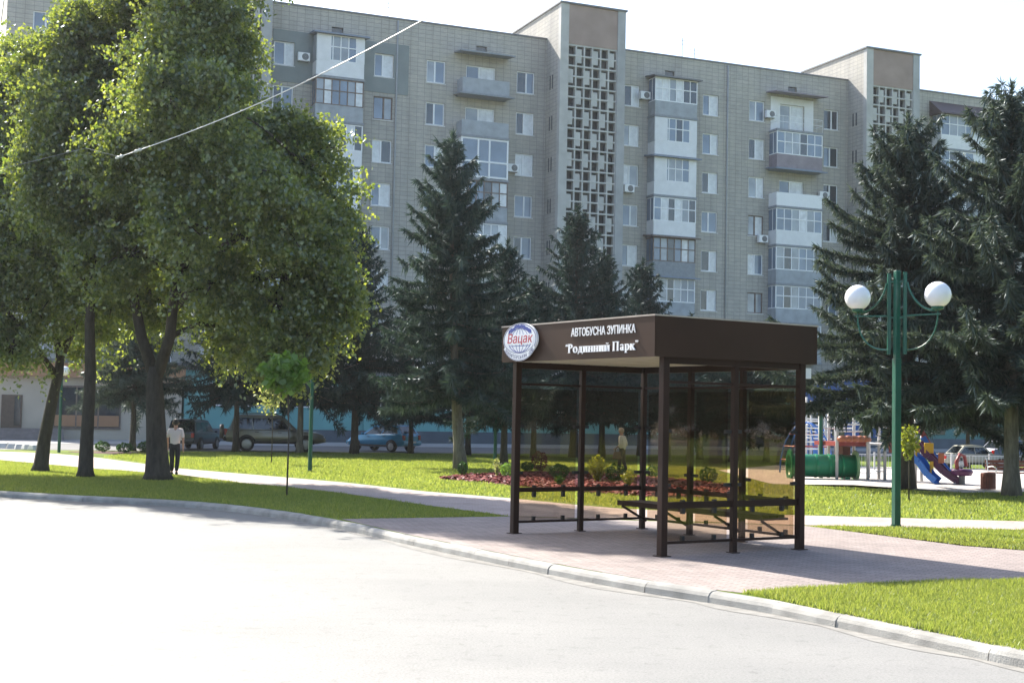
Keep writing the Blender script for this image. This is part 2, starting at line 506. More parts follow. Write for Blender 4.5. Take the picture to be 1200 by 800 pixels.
# kerb: separate concrete stones, one metre long, worn and slightly out of line
def signside(pts):     # road lies on the camera side
    m = pts[len(pts) // 2]
    o = offset_line(pts, 1.0)[len(pts) // 2]
    return 1 if (Vector(o).length < Vector(m).length) else -1
sg = signside(kerb_in)
rk = random.Random(5)
kb = MB()
kp = resample(kerb_in, 1.0)
for a, b in zip(kp[:-1], kp[1:]):
    t = (b - a); L = t.length
    if L < .5: continue
    t /= L
    n = Vector((t.y, -t.x)) * sg
    j = rk.uniform(-.008, .008); h = Z0 + .006 + rk.uniform(-.006, .004)
    a2 = a + t * .003; b2 = b - t * .003
    prof = [(-.0, -.05), (-.0, h - .0), (.085 + j, h - .004), (.125 + j, h - .026), (.15 + j, h - .06), (.165 + j, -.05)]
    vs = [(q.x + n.x * o, q.y + n.y * o, z) for q in (a2, b2) for o, z in prof]
    k = len(prof)
    kb.add(vs, [tuple(range(k)), tuple(range(k, 2 * k))[::-1]] + [(i, (i + 1) % k, k + (i + 1) % k, k + i) for i in range(k)])
tag(kb.build('kerb', M_kerb), kind='structure')
# dusty gutter strip along the kerb
gut = offset_line(kerb_in, sg * .155); gut2 = offset_line(kerb_in, sg * .42)
M_dust = pm("gutter_dust", (.215, .208, .192), .95, var=.22, scale=5)
gl_ = MB()
rg = random.Random(3)
wob = [sg * (.34 + .09 * math.sin(i * .9) + rg.uniform(-.03, .03)) for i in range(len(kerb_in))]
for i in range(len(kerb_in) - 1):
    p, q = Vector(gut[i]), Vector(gut[i + 1])
    p2 = Vector(offset_line(kerb_in, wob[i])[i]); q2 = Vector(offset_line(kerb_in, wob[i + 1])[i + 1])
    gl_.add([(p.x, p.y, .004), (q.x, q.y, .004), (q2.x, q2.y, .004), (p2.x, p2.y, .004)], [(0, 1, 2, 3)])
tag(gl_.build('gutter', M_dust), kind='structure')

# paved bus-stop pad
kmid = [G2(*p) for p in [(400, 608), (480, 626.5), (600, 650.5), (690, 667.5), (800, 686.5), (868, 694.5)]]
pad = kmid + [G2(1015, 685), (6.6, 17.4), (9.2, 18.6), (11.5, 19.2), (11.0, 21.0), G2(1200, 645), G2(1128, 639.5), G2(960, 618), G2(944, 616), (3.5, 25.8), G2(597, 605)]
sheet('pavement', pad, Z0 + .005, M_pad)
pathU = [G2(*p) for p in [(56, 531), (105, 535), (210, 549), (400, 565), (500, 576), (600, 584), (680, 592), (728, 596)]] + [(4.2, 28.5), G2(944, 604), G2(1200, 611), (30, 27.8)]
pathL = [G2(*p) for p in [(0, 539), (112, 549), (210, 556), (287, 566), (336, 570.5), (400, 577.5), (500, 592)]]
sheet('path', [(-60, 60), (-60, 72)] + pathU + [(30, 25.5), G2(1200, 621), G2(944, 615.5), (3.5, 26.0), G2(597, 604.7)] + pathL[::-1], Z0 + .009, M_path)
# street with parked cars in front of the shops, with its own pale pavement
def pline(x): return .41463 * x          # the block's bearing
M_street = pm("far_asphalt", (.12, .12, .125), .85, var=.15, scale=.6)
M_walk = pm("far_pavement", (.34, .33, .32), .85, var=.12, scale=.8)
def strip(name, ya, yb, mat, z, xa=-90, xb=110):
    return sheet(name, [(xa, ya + pline(xa)), (xb, ya + pline(xb)), (xb, yb + pline(xb)), (xa, yb + pline(xa))], z, mat)
strip('street', 68.5, 80.0, M_street, Z0 + .005)
strip('shop_pavement', 80.0, 96, M_walk, Z0 + .012)
# playground surface of pale sand and slabs
M_sand = pm("play_sand", (.44, .41, .385), .9, var=.1, scale=1.5)
sheet('playground_ground', [G2(905, 567), G2(1000, 568), G2(1130, 577), G2(1200, 576), (26, 41), (34, 58), (12, 60), (8, 52)], Z0 + .006, M_sand)
strip('street_verge', 80.0 - .1, 80.1, M_kerb, Z0 + .03)

# mulch bed
M_mulch_base = pm("mulch_soil", (.10, .045, .035), .95, var=.3, scale=8)
bed = [G2(*p) for p in [(512, 561), (545, 564), (580, 567), (610, 571), (660, 575), (710, 579), (775, 584)]] + [(5.6, 34.4), (6.5, 37.8), (6.0, 41.5)] + [G2(*p) for p in [(775, 561), (700, 556), (640, 554), (590, 555), (550, 557)]]
bed = chaikin(bed + [bed[0]], 2)[:-1]
sheet('mulch_bed', bed, Z0 + .012, M_mulch_base)
bed2 = [G2(*p) for p in [(105, 531), (150, 532.5), (200, 533), (215, 530)]] + [(-13, 60), (-16.5, 60.5), (-19.5, 58.5)]
sheet('planting_bed', chaikin(bed2 + [bed2[0]], 2)[:-1], Z0 + .012, M_mulch_base)

def inside(poly, P):
    x, y = P[:, 0], P[:, 1]
    r = np.zeros(len(P), bool)
    n = len(poly); j = n - 1
    for i in range(n):
        xi, yi = poly[i][:2]; xj, yj = poly[j][:2]
        c = ((yi > y) != (yj > y)) & (x < (xj - xi) * (y - yi) / (yj - yi + 1e-12) + xi)
        r ^= c; j = i
    return r
rng = np.random.default_rng(11)
def scatter(poly, n, holes=()):
    a = np.array([p[:2] for p in poly]); lo, hi = a.min(0), a.max(0)
    P = rng.uniform(lo, hi, (n, 2))
    k = inside(poly, P)
    for h in holes: k &= ~inside(h, P)
    return P[k]
def grass(name, poly, dens, h, w, holes=(), mat=L_GRASS, z=Z0):
    a = np.array([p[:2] for p in poly]); lo, hi = a.min(0), a.max(0)
    P = scatter(poly, int(dens * (hi[0] - lo[0]) * (hi[1] - lo[1])), holes)
    # patchy growth
    f = np.sin(P[:, 0] * 2.1 + 1.3 * np.sin(P[:, 1] * 1.7)) * np.sin(P[:, 1] * 2.6 + np.sin(P[:, 0] * 3.1))
    n = len(P)
    hh = h * (1 + .3 * f) * rng.uniform(.5, 1.35, n)
    az = rng.uniform(0, 2 * math.pi, n)
    ww = w * rng.uniform(.6, 1.3, n)
    lean = rng.uniform(.1, .9, n)
    la = rng.uniform(0, 2 * math.pi, n)
    V = np.zeros((n, 3, 3))
    V[:, 0] = np.stack([P[:, 0] - np.cos(az) * ww / 2, P[:, 1] - np.sin(az) * ww / 2, np.full(n, z)], 1)
    V[:, 1] = np.stack([P[:, 0] + np.cos(az) * ww / 2, P[:, 1] + np.sin(az) * ww / 2, np.full(n, z)], 1)
    V[:, 2] = np.stack([P[:, 0] + np.cos(la) * hh * lean, P[:, 1] + np.sin(la) * hh * lean, z + hh], 1)
    o = np_mesh(name, V.reshape(-1, 3), 3, mat)
    return tag(o, kind='stuff')
k0 = [p for p in kerb_in if p[1] > 7]
frontR = [G2(868, 694.5), G2(1015, 685), (6.6, 17.4), (10.5, 15.5), (9.5, 6.0), (6.6, 6.5)] + [G2(*p) for p in [(1200, 763), (1100, 742), (1000, 722), (930, 707)]]
tag(grass('grass', frontR, 5200, .052, .011), 'bright green lawn grass at the right front beside the kerb', 'grass')
stripR = [G2(944, 616.2), G2(1200, 621.5), (16, 25), (15, 21), G2(1200, 645), G2(1128, 639), G2(960, 618.3)]
tag(grass('grass', stripR, 1500, .05, .016), 'narrow strip of lawn grass in which the twin globe lamp stands', 'grass')
stripL = [G2(*p) for p in [(0, 540), (112, 550), (210, 557), (287, 567), (336, 571.5), (400, 578.5), (500, 593), (596, 605), (402, 608)]] + [G2(*p) for p in [(315, 595.5), (245, 587.5), (175, 583.5), (87, 579.5), (0, 574.5)]] + [(-20, 33)]
tag(grass('grass', stripL, 600, .055, .022), 'shady lawn grass between the kerb and the path under the trees', 'grass')
lawnB = [G2(120, 535)] + [G2(*p) for p in [(210, 548), (400, 563.5), (500, 575), (600, 583), (728, 595)]] + [(4.2, 28.7), G2(944, 603.5), G2(1200, 610), (22, 30), (22, 40), G2(1130, 578), G2(905, 568), (7, 55), (2, 65), (-8, 64), (-16, 60)]
tag(grass('grass', lawnB, 260, .06, .03, holes=(bed,)), 'sunlit lawn grass behind the path and around the flower bed', 'grass')
# wood chips
P = scatter(bed, 16000)
n = len(P)
az = rng.uniform(0, 2 * math.pi, n); ln = rng.uniform(.03, .09, n); wd = rng.uniform(.015, .045, n); tl = rng.uniform(-.5, .5, n)
u = np.stack([np.cos(az), np.sin(az), tl], 1); w_ = np.stack([-np.sin(az), np.cos(az), rng.uniform(-.5, .5, n)], 1)
C0 = np.stack([P[:, 0], P[:, 1], Z0 + .03 + rng.uniform(0, .05, n)], 1)
V = np.stack([C0 - u * ln[:, None] - w_ * wd[:, None], C0 + u * ln[:, None] - w_ * wd[:, None], C0 + u * ln[:, None] + w_ * wd[:, None], C0 - u * ln[:, None] + w_ * wd[:, None]], 1)
M_chip = leafmat("red_wood_chips", (.10, .022, .018), (.30, .085, .07), .0, None, .05)
tag(np_mesh('wood_chips', V.reshape(-1, 3), 4, M_chip), 'red bark chips covering the flower bed', 'wood chips', kind='stuff')

# ------------------------------------------------------------------ summer haze
hz = MB().box(-1600, 1600, -1600, 1600, -1, 48).build('haze', M_kerb, None)
hm_ = bpy.data.materials.new("haze_air"); hm_.use_nodes = True
hn = hm_.node_tree.nodes; hn.remove(hn["Principled BSDF"])
pv = hn.new("ShaderNodeVolumePrincipled"); pv.inputs["Density"].default_value = HAZE; pv.inputs["Color"].default_value = (.93, .96, 1, 1); pv.inputs["Anisotropy"].default_value = .45
hm_.node_tree.links.new(pv.outputs[0], hn["Material Output"].inputs["Volume"])
hz.data.materials.clear(); hz.data.materials.append(hm_)
tag(hz, 'thin pale summer haze filling the air over the park', 'haze', kind='stuff')

# ------------------------------------------------------------------ nine-storey apartment block
TH = math.atan(.41463)
YF = 94.73
cT, sT = math.cos(TH), math.sin(TH)
NF = Vector((-sT, cT, 0))
def FS(px, py, t=0.0):
    """position along the facade and height of a photo point on the plane t metres behind it"""
    P = onplane(px, py, Vector((0, YF, 0)) + NF * t, NF)
    return P.x * cT + (P.y - YF) * sT, P.z
def zc(k): return (-.82 + 2.8 * k) * 1.05        # window centre of floor k
ZROOF = (FS(400, 13)[1] + FS(860, 78)[1]) / 2
ZTOW = FS(690, 6, -2.4)[1]
block = tag(empty('apartment_block', (0, YF, 0), TH), 'nine storey pale brick apartment block with two lattice stair towers and balconies', 'apartment block')
rb = random.Random(21)

WW, WH = 1.36, 1.56
s_end_l = FS(8, 20)[0]
towers = []
for (a, b) in ((245, 318), (657, 733), (1016, 1078)):
    towers.append((FS(a, 60, -2.4)[0], FS(b, 60, -2.4)[0]))
SA = (towers[0][1], towers[1][0]); SB = (towers[1][1], towers[2][0]); SC = (towers[2][1], towers[2][1] + 24); SL = (s_end_l, towers[0][0])
cols = {'A': [FS(333, 63)[0], FS(450, 76)[0], FS(511, 85)[0], FS(616, 98)[0]],
        'B': [FS(740, 112)[0], FS(833, 123)[0], FS(887, 130)[0], FS(974, 141)[0]],
        'C': [SC[0] + 1.6, SC[0] + 8.6],
        'L': [SL[0] + 2.2, SL[1] - 2.0]}
bal_cols = {'A1': (FS(371, 70, -1.1)[0], FS(427, 70, -1.1)[0]), 'B1': (FS(542, 110, -1.1)[0], FS(597, 110, -1.1)[0]),
            'C1': (FS(768, 120, -1.1)[0], FS(817, 120, -1.1)[0]), 'D1': (FS(911, 140, -1.1)[0], FS(964, 140, -1.1)[0]),
            'E1': (FS(1103, 170, -1.1)[0], FS(1160, 170, -1.1)[0])}
holes = {}
def wall_with_holes(mb, s0, s1, z0, z1, hs, depth=.22):
    xs = sorted(set([s0, s1] + [h[0] for h in hs] + [h[1] for h in hs]))
    zs = sorted(set([z0, z1] + [h[2] for h in hs] + [h[3] for h in hs]))
    for i in range(len(xs) - 1):
        for j in range(len(zs) - 1):
            cx, cz = (xs[i] + xs[i + 1]) / 2, (zs[j] + zs[j + 1]) / 2
            if any(h[0] < cx < h[1] and h[2] < cz < h[3] for h in hs): continue
            mb.add([(xs[i], 0, zs[j]), (xs[i + 1], 0, zs[j]), (xs[i + 1], 0, zs[j + 1]), (xs[i], 0, zs[j + 1])], [(0, 1, 2, 3)])
    for a, b, c, d in hs:
        mb.add([(a, 0, c), (a, depth, c), (a, depth, d), (a, 0, d)], [(0, 1, 2, 3)])
        mb.add([(b, 0, c), (b, 0, d), (b, depth, d), (b, depth, c)], [(0, 1, 2, 3)])
        mb.add([(a, 0, c), (b, 0, c), (b, depth, c), (a, depth, c)], [(0, 1, 2, 3)])
        mb.add([(a, 0, d), (a, depth, d), (b, depth, d), (b, 0, d)], [(0, 1, 2, 3)])
wall = MB()
wins = []
for key, (s0, s1) in (('L', SL), ('A', SA), ('B', SB), ('C', SC)):
    hs = []
    for c in cols[key]:
        for k in range(2, 10):
            hs.append((c - WW / 2, c + WW / 2, zc(k) - WH / 2, zc(k) + WH / 2)); wins.append((c, k, key))
    for bk, (a, b) in bal_cols.items():
        m = (a + b) / 2
        if s0 < m < s1:
            for k in range(2, 10):
                hs.append((m - 1.1, m + 1.1, zc(k) - 1.35, zc(k) + .75))
            hs.append((m - .38, m + .42, zc(9) + 1.75, zc(9) + 2.2))      # attic vent
    wall_with_holes(wall, s0, s1, 0, ZROOF, hs)
DEP = 13.0
sL, sR = SL[0], SC[1]
wall.add([(sL, 0, 0), (sL, DEP, 0), (sL, DEP, ZROOF), (sL, 0, ZROOF)], [(0, 1, 2, 3)])
wall.add([(sR, 0, 0), (sR, DEP, 0), (sR, DEP, ZROOF), (sR, 0, ZROOF)], [(0, 1, 2, 3)])
wall.add([(sL, DEP, 0), (sR, DEP, 0), (sR, DEP, ZROOF), (sL, DEP, ZROOF)], [(0, 1, 2, 3)])
# towers' brick side returns and the roof houses behind them
for (a, b) in towers:
    for x in (a, b):
        wall.add([(x, -2.0, 0), (x, 6.2, 0), (x, 6.2, ZTOW - .12), (x, -2.0, ZTOW - .12)], [(0, 1, 2, 3)])
    wall.add([(a, 6.2, ZROOF - .3), (b, 6.2, ZROOF - .3), (b, 6.2, ZTOW - .12), (a, 6.2, ZTOW - .12)], [(0, 1, 2, 3)])
wall.build('wall', M_brick, block, fixn=False)
# dark rooms behind the openings: one deep liner
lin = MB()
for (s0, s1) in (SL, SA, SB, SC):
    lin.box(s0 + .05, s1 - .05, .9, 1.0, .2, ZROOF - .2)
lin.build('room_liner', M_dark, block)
rf = MB()
rf.box(sL - .05, sR + .05, -.06, DEP + .05, ZROOF, ZROOF + .12)
roof_o = rf.build('roof', M_flash, block)
for (a, b) in towers:
    tr = MB(); tr.box(a - .1, b + .1, -2.5, 6.3, ZTOW - .12, ZTOW); tr.build('tower_roof', M_flash, block)

def window_frame(w, h, split, t0=.09, bar=.075):
    f = MB()
    f.box(-w / 2, w / 2, t0, t0 + .07, -h / 2, -h / 2 + bar)
    f.box(-w / 2, w / 2, t0, t0 + .07, h / 2 - bar, h / 2)
    f.box(-w / 2, -w / 2 + bar, t0 + .002, t0 + .068, -h / 2 + bar, h / 2 - bar)
    f.box(w / 2 - bar, w / 2, t0 + .002, t0 + .068, -h / 2 + bar, h / 2 - bar)
    x = -w / 2 + w * split
    f.box(x - .055, x + .055, t0 - .004, t0 + .066, -h / 2 + bar, h / 2 - bar)
    return f
def place_mesh(o, loc): o.location = loc; return o
protos = {}
def add_window(s, z, split, w=WW, h=WH, mats=None, frame=None, t=0.0, sill=True, wood=False):
    key = (round(w, 2), round(h, 2), split, wood)
    fm = M_wood if wood else M_white
    if key not in protos:
        fr = window_frame(w, h, split).build('window', fm, block)
        x = -w / 2 + w * split
        pa = MB().box(-w / 2 + .07, x - .05, .125, .135, -h / 2 + .07, h / 2 - .07)
        pb = MB().box(x + .05, w / 2 - .07, .125, .135, -h / 2 + .07, h / 2 - .07)
        sl = MB().add([(-w / 2 - .06, -.06, -h / 2 - .04), (w / 2 + .06, -.06, -h / 2 - .04), (w / 2 + .06, .1, -h / 2 + .012), (-w / 2 - .06, .1, -h / 2 + .012),
                       (-w / 2 - .06, -.06, -h / 2 - .07), (w / 2 + .06, -.06, -h / 2 - .07), (w / 2 + .06, .1, -h / 2 - .02), (-w / 2 - .06, .1, -h / 2 - .02)],
                      [(0, 1, 2, 3), (7, 6, 5, 4), (0, 4, 5, 1), (1, 5, 6, 2), (2, 6, 7, 3), (3, 7, 4, 0)])
        po = [pa.build('pane', M_panes[0], fr), pb.build('pane', M_panes[1], fr)]
        so = sl.build('sill', M_white, fr)
        protos[key] = (fr.data, [p.data for p in po], so.data)
        first = True
    else:
        fr = bpy.data.objects.new('window', protos[key][0]); col.objects.link(fr); fr.parent = block
        po = []
        for d in protos[key][1]:
            p = bpy.data.objects.new('pane', d); col.objects.link(p); p.parent = fr; po.append(p)
        if sill:
            so = bpy.data.objects.new('sill', protos[key][2]); col.objects.link(so); so.parent = fr
    fr.location = (s, t, z)
    for p, m in zip(po, mats or (rb.choice(M_panes), rb.choice(M_panes))):
        p.material_slots[0].link = 'OBJECT'; p.material_slots[0].material = m
    return fr
D_, B_, C_, G_ = M_panes
looks = {('A', 0, 9): (B_, C_), ('A', 1, 9): (B_, C_), ('A', 2, 9): (G_, B_), ('A', 3, 9): (D_, B_),
         ('A', 2, 8): (D_, B_), ('A', 3, 8): (D_, C_), ('A', 1, 8): (B_, G_), ('A', 1, 7): (C_, D_), ('A', 2, 7): (B_, C_), ('A', 3, 7): (C_, C_),
         ('A', 1, 6): (B_, C_), ('A', 2, 6): (B_, C_), ('A', 3, 6): (B_, B_), ('A', 0, 8): (D_, B_),
         ('B', 0, 9): (D_, C_), ('B', 1, 9): (B_, C_), ('B', 2, 9): (G_, B_), ('B', 3, 9): (D_, D_), ('B', 0, 8): (G_, C_), ('B', 1, 8): (B_, C_),
         ('B', 2, 8): (D_, C_), ('B', 3, 8): (B_, D_), ('B', 0, 7): (C_, G_), ('B', 1, 7): (D_, C_), ('B', 2, 7): (G_, C_), ('B', 3, 7): (D_, D_),
         ('B', 0, 6): (B_, G_), ('B', 1, 6): (B_, B_), ('B', 2, 6): (G_, C_), ('B', 0, 5): (B_, C_), ('B', 1, 5): (D_, C_), ('B', 2, 5): (C_, B_),
         ('B', 1, 4): (D_, C_), ('B', 2, 4): (G_, G_), ('B', 2, 3): (G_, B_)}
for (c, k, key) in wins:
    idx = cols[key].index(c)
    wood = (key, idx, k) in (('B', 2, 6), ('B', 2, 4), ('A', 1, 8))
    add_window(c, zc(k), .45 if (k + idx) % 3 else .55, mats=looks.get((key, idx, k)), wood=wood)

# insulated render panels round the two top-floor flats
for (a, b, c, d) in ((320, 368, 42, 94), (426, 478, 58, 110)):
    s0, z1 = FS(a, c); s1, z0 = FS(b, d)
    cw = [x for x in cols['A'] if s0 < x < s1][0]
    p = MB()
    zz0, zz1 = zc(9) - 1.9, zc(9) + 1.55
    for (x0, x1, y0, y1) in ((s0, cw - WW / 2, zz0, zz1), (cw + WW / 2, s1, zz0, zz1), (cw - WW / 2, cw + WW / 2, zz0, zc(9) - WH / 2 - .08), (cw - WW / 2, cw + WW / 2, zc(9) + WH / 2, zz1)):
        p.box(x0, x1, -.05, -.004, y0, y1)
    p.build('insulation_panel', M_tealpanel, block)

# attic vents
vt = MB()
for (a, b) in bal_cols.values():
    m = (a + b) / 2
    vt.box(m - .36, m + .40, .15, .18, zc(9) + 1.77, zc(9) + 2.18)
vt.build('attic_vent', M_flash, block)

# rain pipes
for px, py in ((463, 150), (852, 120)):
    s = FS(px, py)[0]
    p = MB(); p.tube([(s, -.09, 3.5), (s, -.09, ZROOF - .1)], .055, 6); p.build('rain_pipe', M_conc, block, smooth=True)

# stair towers: concrete lattice between pilasters
for ti, (a, b) in enumerate(towers):
    pw = .62
    pil = MB()
    zt = ZTOW - .12
    pil.box(a - .003, a + pw, -2.4, -2.0, 0, zt)
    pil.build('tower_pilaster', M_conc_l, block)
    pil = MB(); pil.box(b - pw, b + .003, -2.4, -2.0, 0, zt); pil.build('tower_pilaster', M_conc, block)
    zl1 = ZROOF - .75
    hd = MB(); hd.box(a + pw, b - pw, -2.34, -2.1, zl1, zt); hd.build('tower_head', M_pink, block)
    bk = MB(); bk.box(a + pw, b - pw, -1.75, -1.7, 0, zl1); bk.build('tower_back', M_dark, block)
    n = 6
    x0, x1 = a + pw, b - pw
    cw = (x1 - x0) / n; rh = .735
    rows = int((zl1 - 3.0) / rh)
    lat = MB()
    bw = .115
    for j in range(rows + 1):
        z = zl1 - j * rh
        lat.box(x0, x1, -2.3, -1.95, z - bw, z)
    for i in range(n + 1):
        x = x0 + i * cw
        lat.box(max(x0, x - bw / 2), min(x1, x + bw / 2), -2.296, -1.954, zl1 - rows * rh, zl1 - bw * .5)
    for j in range(rows):
        for i in range(n):
            xa, xb = x0 + i * cw + bw / 2, x0 + (i + 1) * cw - bw / 2
            z1 = zl1 - j * rh - bw; z0 = zl1 - (j + 1) * rh
            if ((i + j // 2) % 2) == 1:
                q = .30
                fx, fz = (xb - xa) * q, (z1 - z0) * q
                if j % 2 == 0: lat.box(xa, xb - fx, -2.285, -2.0, z0, z1 - fz)
                else: lat.box(xa, xb - fx, -2.285, -2.0, z0 + fz, z1)
    lat.build('lattice_screen', M_conc_l, block)
    for k in range(3, 10):      # slit windows in the return
        sl = MB(); sl.box(a - .02, a + .1, -1.2, -1.05, zc(k) - .5, zc(k) + .5); sl.box(a - .02, a + .1, -.8, -.65, zc(k) - .5, zc(k) + .5)
        sl.build('slit_window', M_dark, block)

# balconies
FLH = 2.94
def balcony(bk, k, kind, par, glz=None, cap=None):
    a, b = bal_cols[bk]
    zf = zc(k) - 1.42; zt = zf + FLH - .16
    dp = 1.1
    sl = MB(); sl.box(a - .06, b + .06, -dp - .06, -.002, zf - .16, zf)
    o = sl.build('balcony', M_slab, block)
    m = (a + b) / 2
    def add(mb, name, mat): return mb.build(name, mat, o)
    if par is not None:
        p = MB(); H = 1.02
        p.box(a, b, -dp, -dp + .05, zf + .003, zf + H); p.box(a, a + .05, -dp + .05, -.003, zf + .003, zf + H); p.box(b - .05, b, -dp + .05, -.003, zf + .003, zf + H)
        add(p, 'parapet', par)
    if kind in ('glazed', 'mid'):
        fmat = glz or M_white
        H = 1.02
        ztop = zt - .02
        f = MB()
        nfr = 6
        for i in range(nfr + 1):
            x = a + .02 + (b - a - .04) * i / nfr
            f.box(x - .035, x + .035, -dp + .0, -dp + .06, zf + H, ztop)
        for z in (zf + H + .03, zf + H + .95, ztop - .04):
            f.box(a, b, -dp - .004, -dp + .056, z - .03, z + .04)
        for z in (zf + H + .03, ztop - .04):
            f.box(a - .001, a + .06, -dp + .06, -.01, z - .03, z + .04); f.box(b - .06, b + .001, -dp + .06, -.01, z - .03, z + .04)
        f.box(a, a + .058, -.6, -.54, zf + H, ztop)
        add(f, 'glazing_frame', fmat)
        for i in range(nfr):
            x0 = a + .02 + (b - a - .04) * i / nfr + .03; x1 = a + .02 + (b - a - .04) * (i + 1) / nfr - .03
            pn = MB().box(x0, x1, -dp + .025, -dp + .035, zf + H + .06, ztop - .07)
            add(pn, 'pane', rb.choice([B_, C_, G_, G_, B_, D_]))
        pn = MB().box(a + .02, a + .03, -dp + .07, -.02, zf + H + .07, ztop - .07); add(pn, 'pane', B_)
        if kind == 'mid':       # solid cheeks beside a central window
            q = MB(); q.box(a + .002, a + .3 * (b - a), -dp - .012, -dp + .05, zf + H, ztop); add(q, 'side_panel', M_whitep)
            q = MB(); q.box(b - .16 * (b - a), b - .002, -dp - .012, -dp + .05, zf + H, ztop); add(q, 'side_panel', M_whitep)
            q = MB(); q.box(a - .012, a + .04, -dp - .01, -.004, zf + H - .05, ztop); add(q, 'side_panel', M_greyb)
    if kind == 'tall':
        f = MB()
        for x in (a + .04, a + .36 * (b - a), m + .1 * (b - a), b - .04): f.box(x - .06, x + .06, -dp, -dp + .07, zf + .003, zt)
        for z in (zf + .1, zf + 1.15, zt - .07): f.box(a, b, -dp - .004, -dp + .066, z - .06, z + .06)
        add(f, 'glazing_frame', M_white)
        pn = MB().box(a + .05, b - .05, -dp + .03, -dp + .04, zf + .1, zt - .1); add(pn, 'pane', B_)
        q = MB(); q.box(a, a + .03, -dp + .08, -.004, zf + .01, zt - .02); add(q, 'side_panel', M_whitep)
    if kind == 'rail':
        r = MB()
        for z in (zf + .55, zf + 1.0): r.tube([(a, -.01, z), (a, -dp, z), (b, -dp, z), (b, -.01, z)], .018, 5)
        for i in range(9): x = a + (b - a) * i / 8; r.tube([(x, -dp, zf), (x, -dp, zf + 1.0)], .012, 4)
        add(r, 'railing', M_white)
    if kind in ('open', 'rail'):
        mt = (rb.choice([B_, G_]), C_)
        fr = add_window(m, zc(k) - .3, .45, w=2.2, h=2.1, mats=mt, sill=False)
    if cap:
        c = MB(); z = zt + .16 if k == 9 else zt
        c.add([(a - .28, -dp - .35, zt - .04), (b + .28, -dp - .35, zt - .04), (b + .28, -.003, zt + .14), (a - .28, -.003, zt + .14),
               (a - .28, -dp - .35, zt + .06), (b + .28, -dp - .35, zt + .06), (b + .28, -.003, zt + .24), (a - .28, -.003, zt + .24)],
              [(3, 2, 1, 0), (4, 5, 6, 7), (0, 1, 5, 4), (1, 2, 6, 5), (2, 3, 7, 6), (3, 0, 4, 7)])
        add(c, 'canopy', cap)
    return o
balcony('A1', 9, 'mid', M_whitep, cap=M_bluecap); balcony('A1', 8, 'glazed', M_greyb, M_wood)
balcony('A1', 7, 'glazed', M_whitep); balcony('A1', 6, 'mid', M_whitep); balcony('A1', 5, 'glazed', M_whitep); balcony('A1', 4, 'glazed', M_greyb)
balcony('B1', 9, 'open', M_greyb, cap=M_slab); balcony('B1', 8, 'open', M_greyb, cap=M_slab); balcony('B1', 7, 'tall', None); balcony('B1', 6, 'glazed', M_greyb, M_wood)
balcony('B1', 5, 'glazed', M_whitep); balcony('B1', 4, 'open', M_greyb)
balcony('C1', 9, 'glazed', M_greyb, cap=M_flash); balcony('C1', 8, 'mid', M_whitep); balcony('C1', 7, 'mid', M_whitep, cap=M_bluecap); balcony('C1', 6, 'glazed', M_whitep)
balcony('C1', 5, 'glazed', M_slab, M_wood, cap=M_wood); balcony('C1', 4, 'glazed', M_greyb, cap=M_bluecap); balcony('C1', 3, 'glazed', M_greyb)
balcony('D1', 9, 'rail', None, cap=M_mauve); balcony('D1', 8, 'glazed', M_mauve); balcony('D1', 7, 'open', M_white, cap=M_bluecap); balcony('D1', 6, 'glazed', M_whitep)
balcony('D1', 5, 'glazed', M_greyb); balcony('D1', 4, 'glazed', M_greyb); balcony('D1', 3, 'glazed', M_greyb)
balcony('E1', 9, 'glazed', M_whitep, cap=M_browncan); balcony('E1', 8, 'glazed', M_whitep); balcony('E1', 7, 'glazed', M_greyb); balcony('E1', 6, 'glazed', M_whitep)
# white lining of the open top loggia and a steep brown roof on the right-hand one
a, b = bal_cols['D1']; z = zc(9) - 1.42
q = MB(); q.box(a + .1, (a + b) / 2 - 1.12, -.03, -.003, z + .01, z + 2.7); q.box((a + b) / 2 + 1.12, b - .1, -.03, -.003, z + .01, z + 2.7); q.box((a + b) / 2 - 1.12, (a + b) / 2 + 1.12, -.03, -.003, zc(9) + .77, z + 2.7)
q.build('loggia_lining', M_whitep, block)
a, b = bal_cols['E1']; z = zc(9) + 1.3
q = MB(); q.add([(a - .3, -1.55, z), (b + .3, -1.55, z), (b + .3, -.02, z + 1.25), (a - .3, -.02, z + 1.25), (a - .3, -.02, z), (b + .3, -.02, z)], [(0, 1, 2, 3), (0, 3, 4), (1, 5, 2), (0, 4, 5, 1), (3, 2, 5, 4)])
q.build('canopy_roof', M_browncan, block)

for px, py in ((356, 67), (756, 112), (737, 221), (903, 134), (894, 280), (965, 229), (601, 197)):
    s, z = FS(px, py, -.3)
    ac = MB().box(-.4, .4, -.42, -.12, -.28, .28).build('air_conditioner', M_white, block, bevel=.02)
    ac.location = (s, 0, z)
    fan = MB().lathe([(.01, -.43), (.21, -.43), (.23, -.425), (.23, -.41)], 14, (0.08, 0, 0), 'y')
    fan.build('fan_grille', M_flash, ac)
    br = MB(); br.bar((-.3, -.4, -.3), (-.3, -.003, -.3), .03); br.bar((.3, -.4, -.3), (.3, -.003, -.3), .03); br.build('bracket', M_flash, ac)
# aerials and a chimney on the roof
rv = MB(); rv.box(SB[1] - 3.2, SB[1] - 2.4, 5, 6, ZROOF + .12, ZROOF + 1.6); rv.build('vent_shaft', M_conc_l, block)
for s, y in ((FS(815, 60)[0], 2), (FS(845, 60)[0], 4), (FS(470, 10)[0], 3)):
    an = MB(); an.tube([(s, y, ZROOF + .1), (s, y, ZROOF + 2.2)], .025, 5); an.tube([(s - .5, y, ZROOF + 2.0), (s + .5, y, ZROOF + 2.0)], .015, 4); an.tube([(s - .35, y, ZROOF + 1.7), (s + .35, y, ZROOF + 1.7)], .015, 4)
    an.build('aerial', M_flash, block)

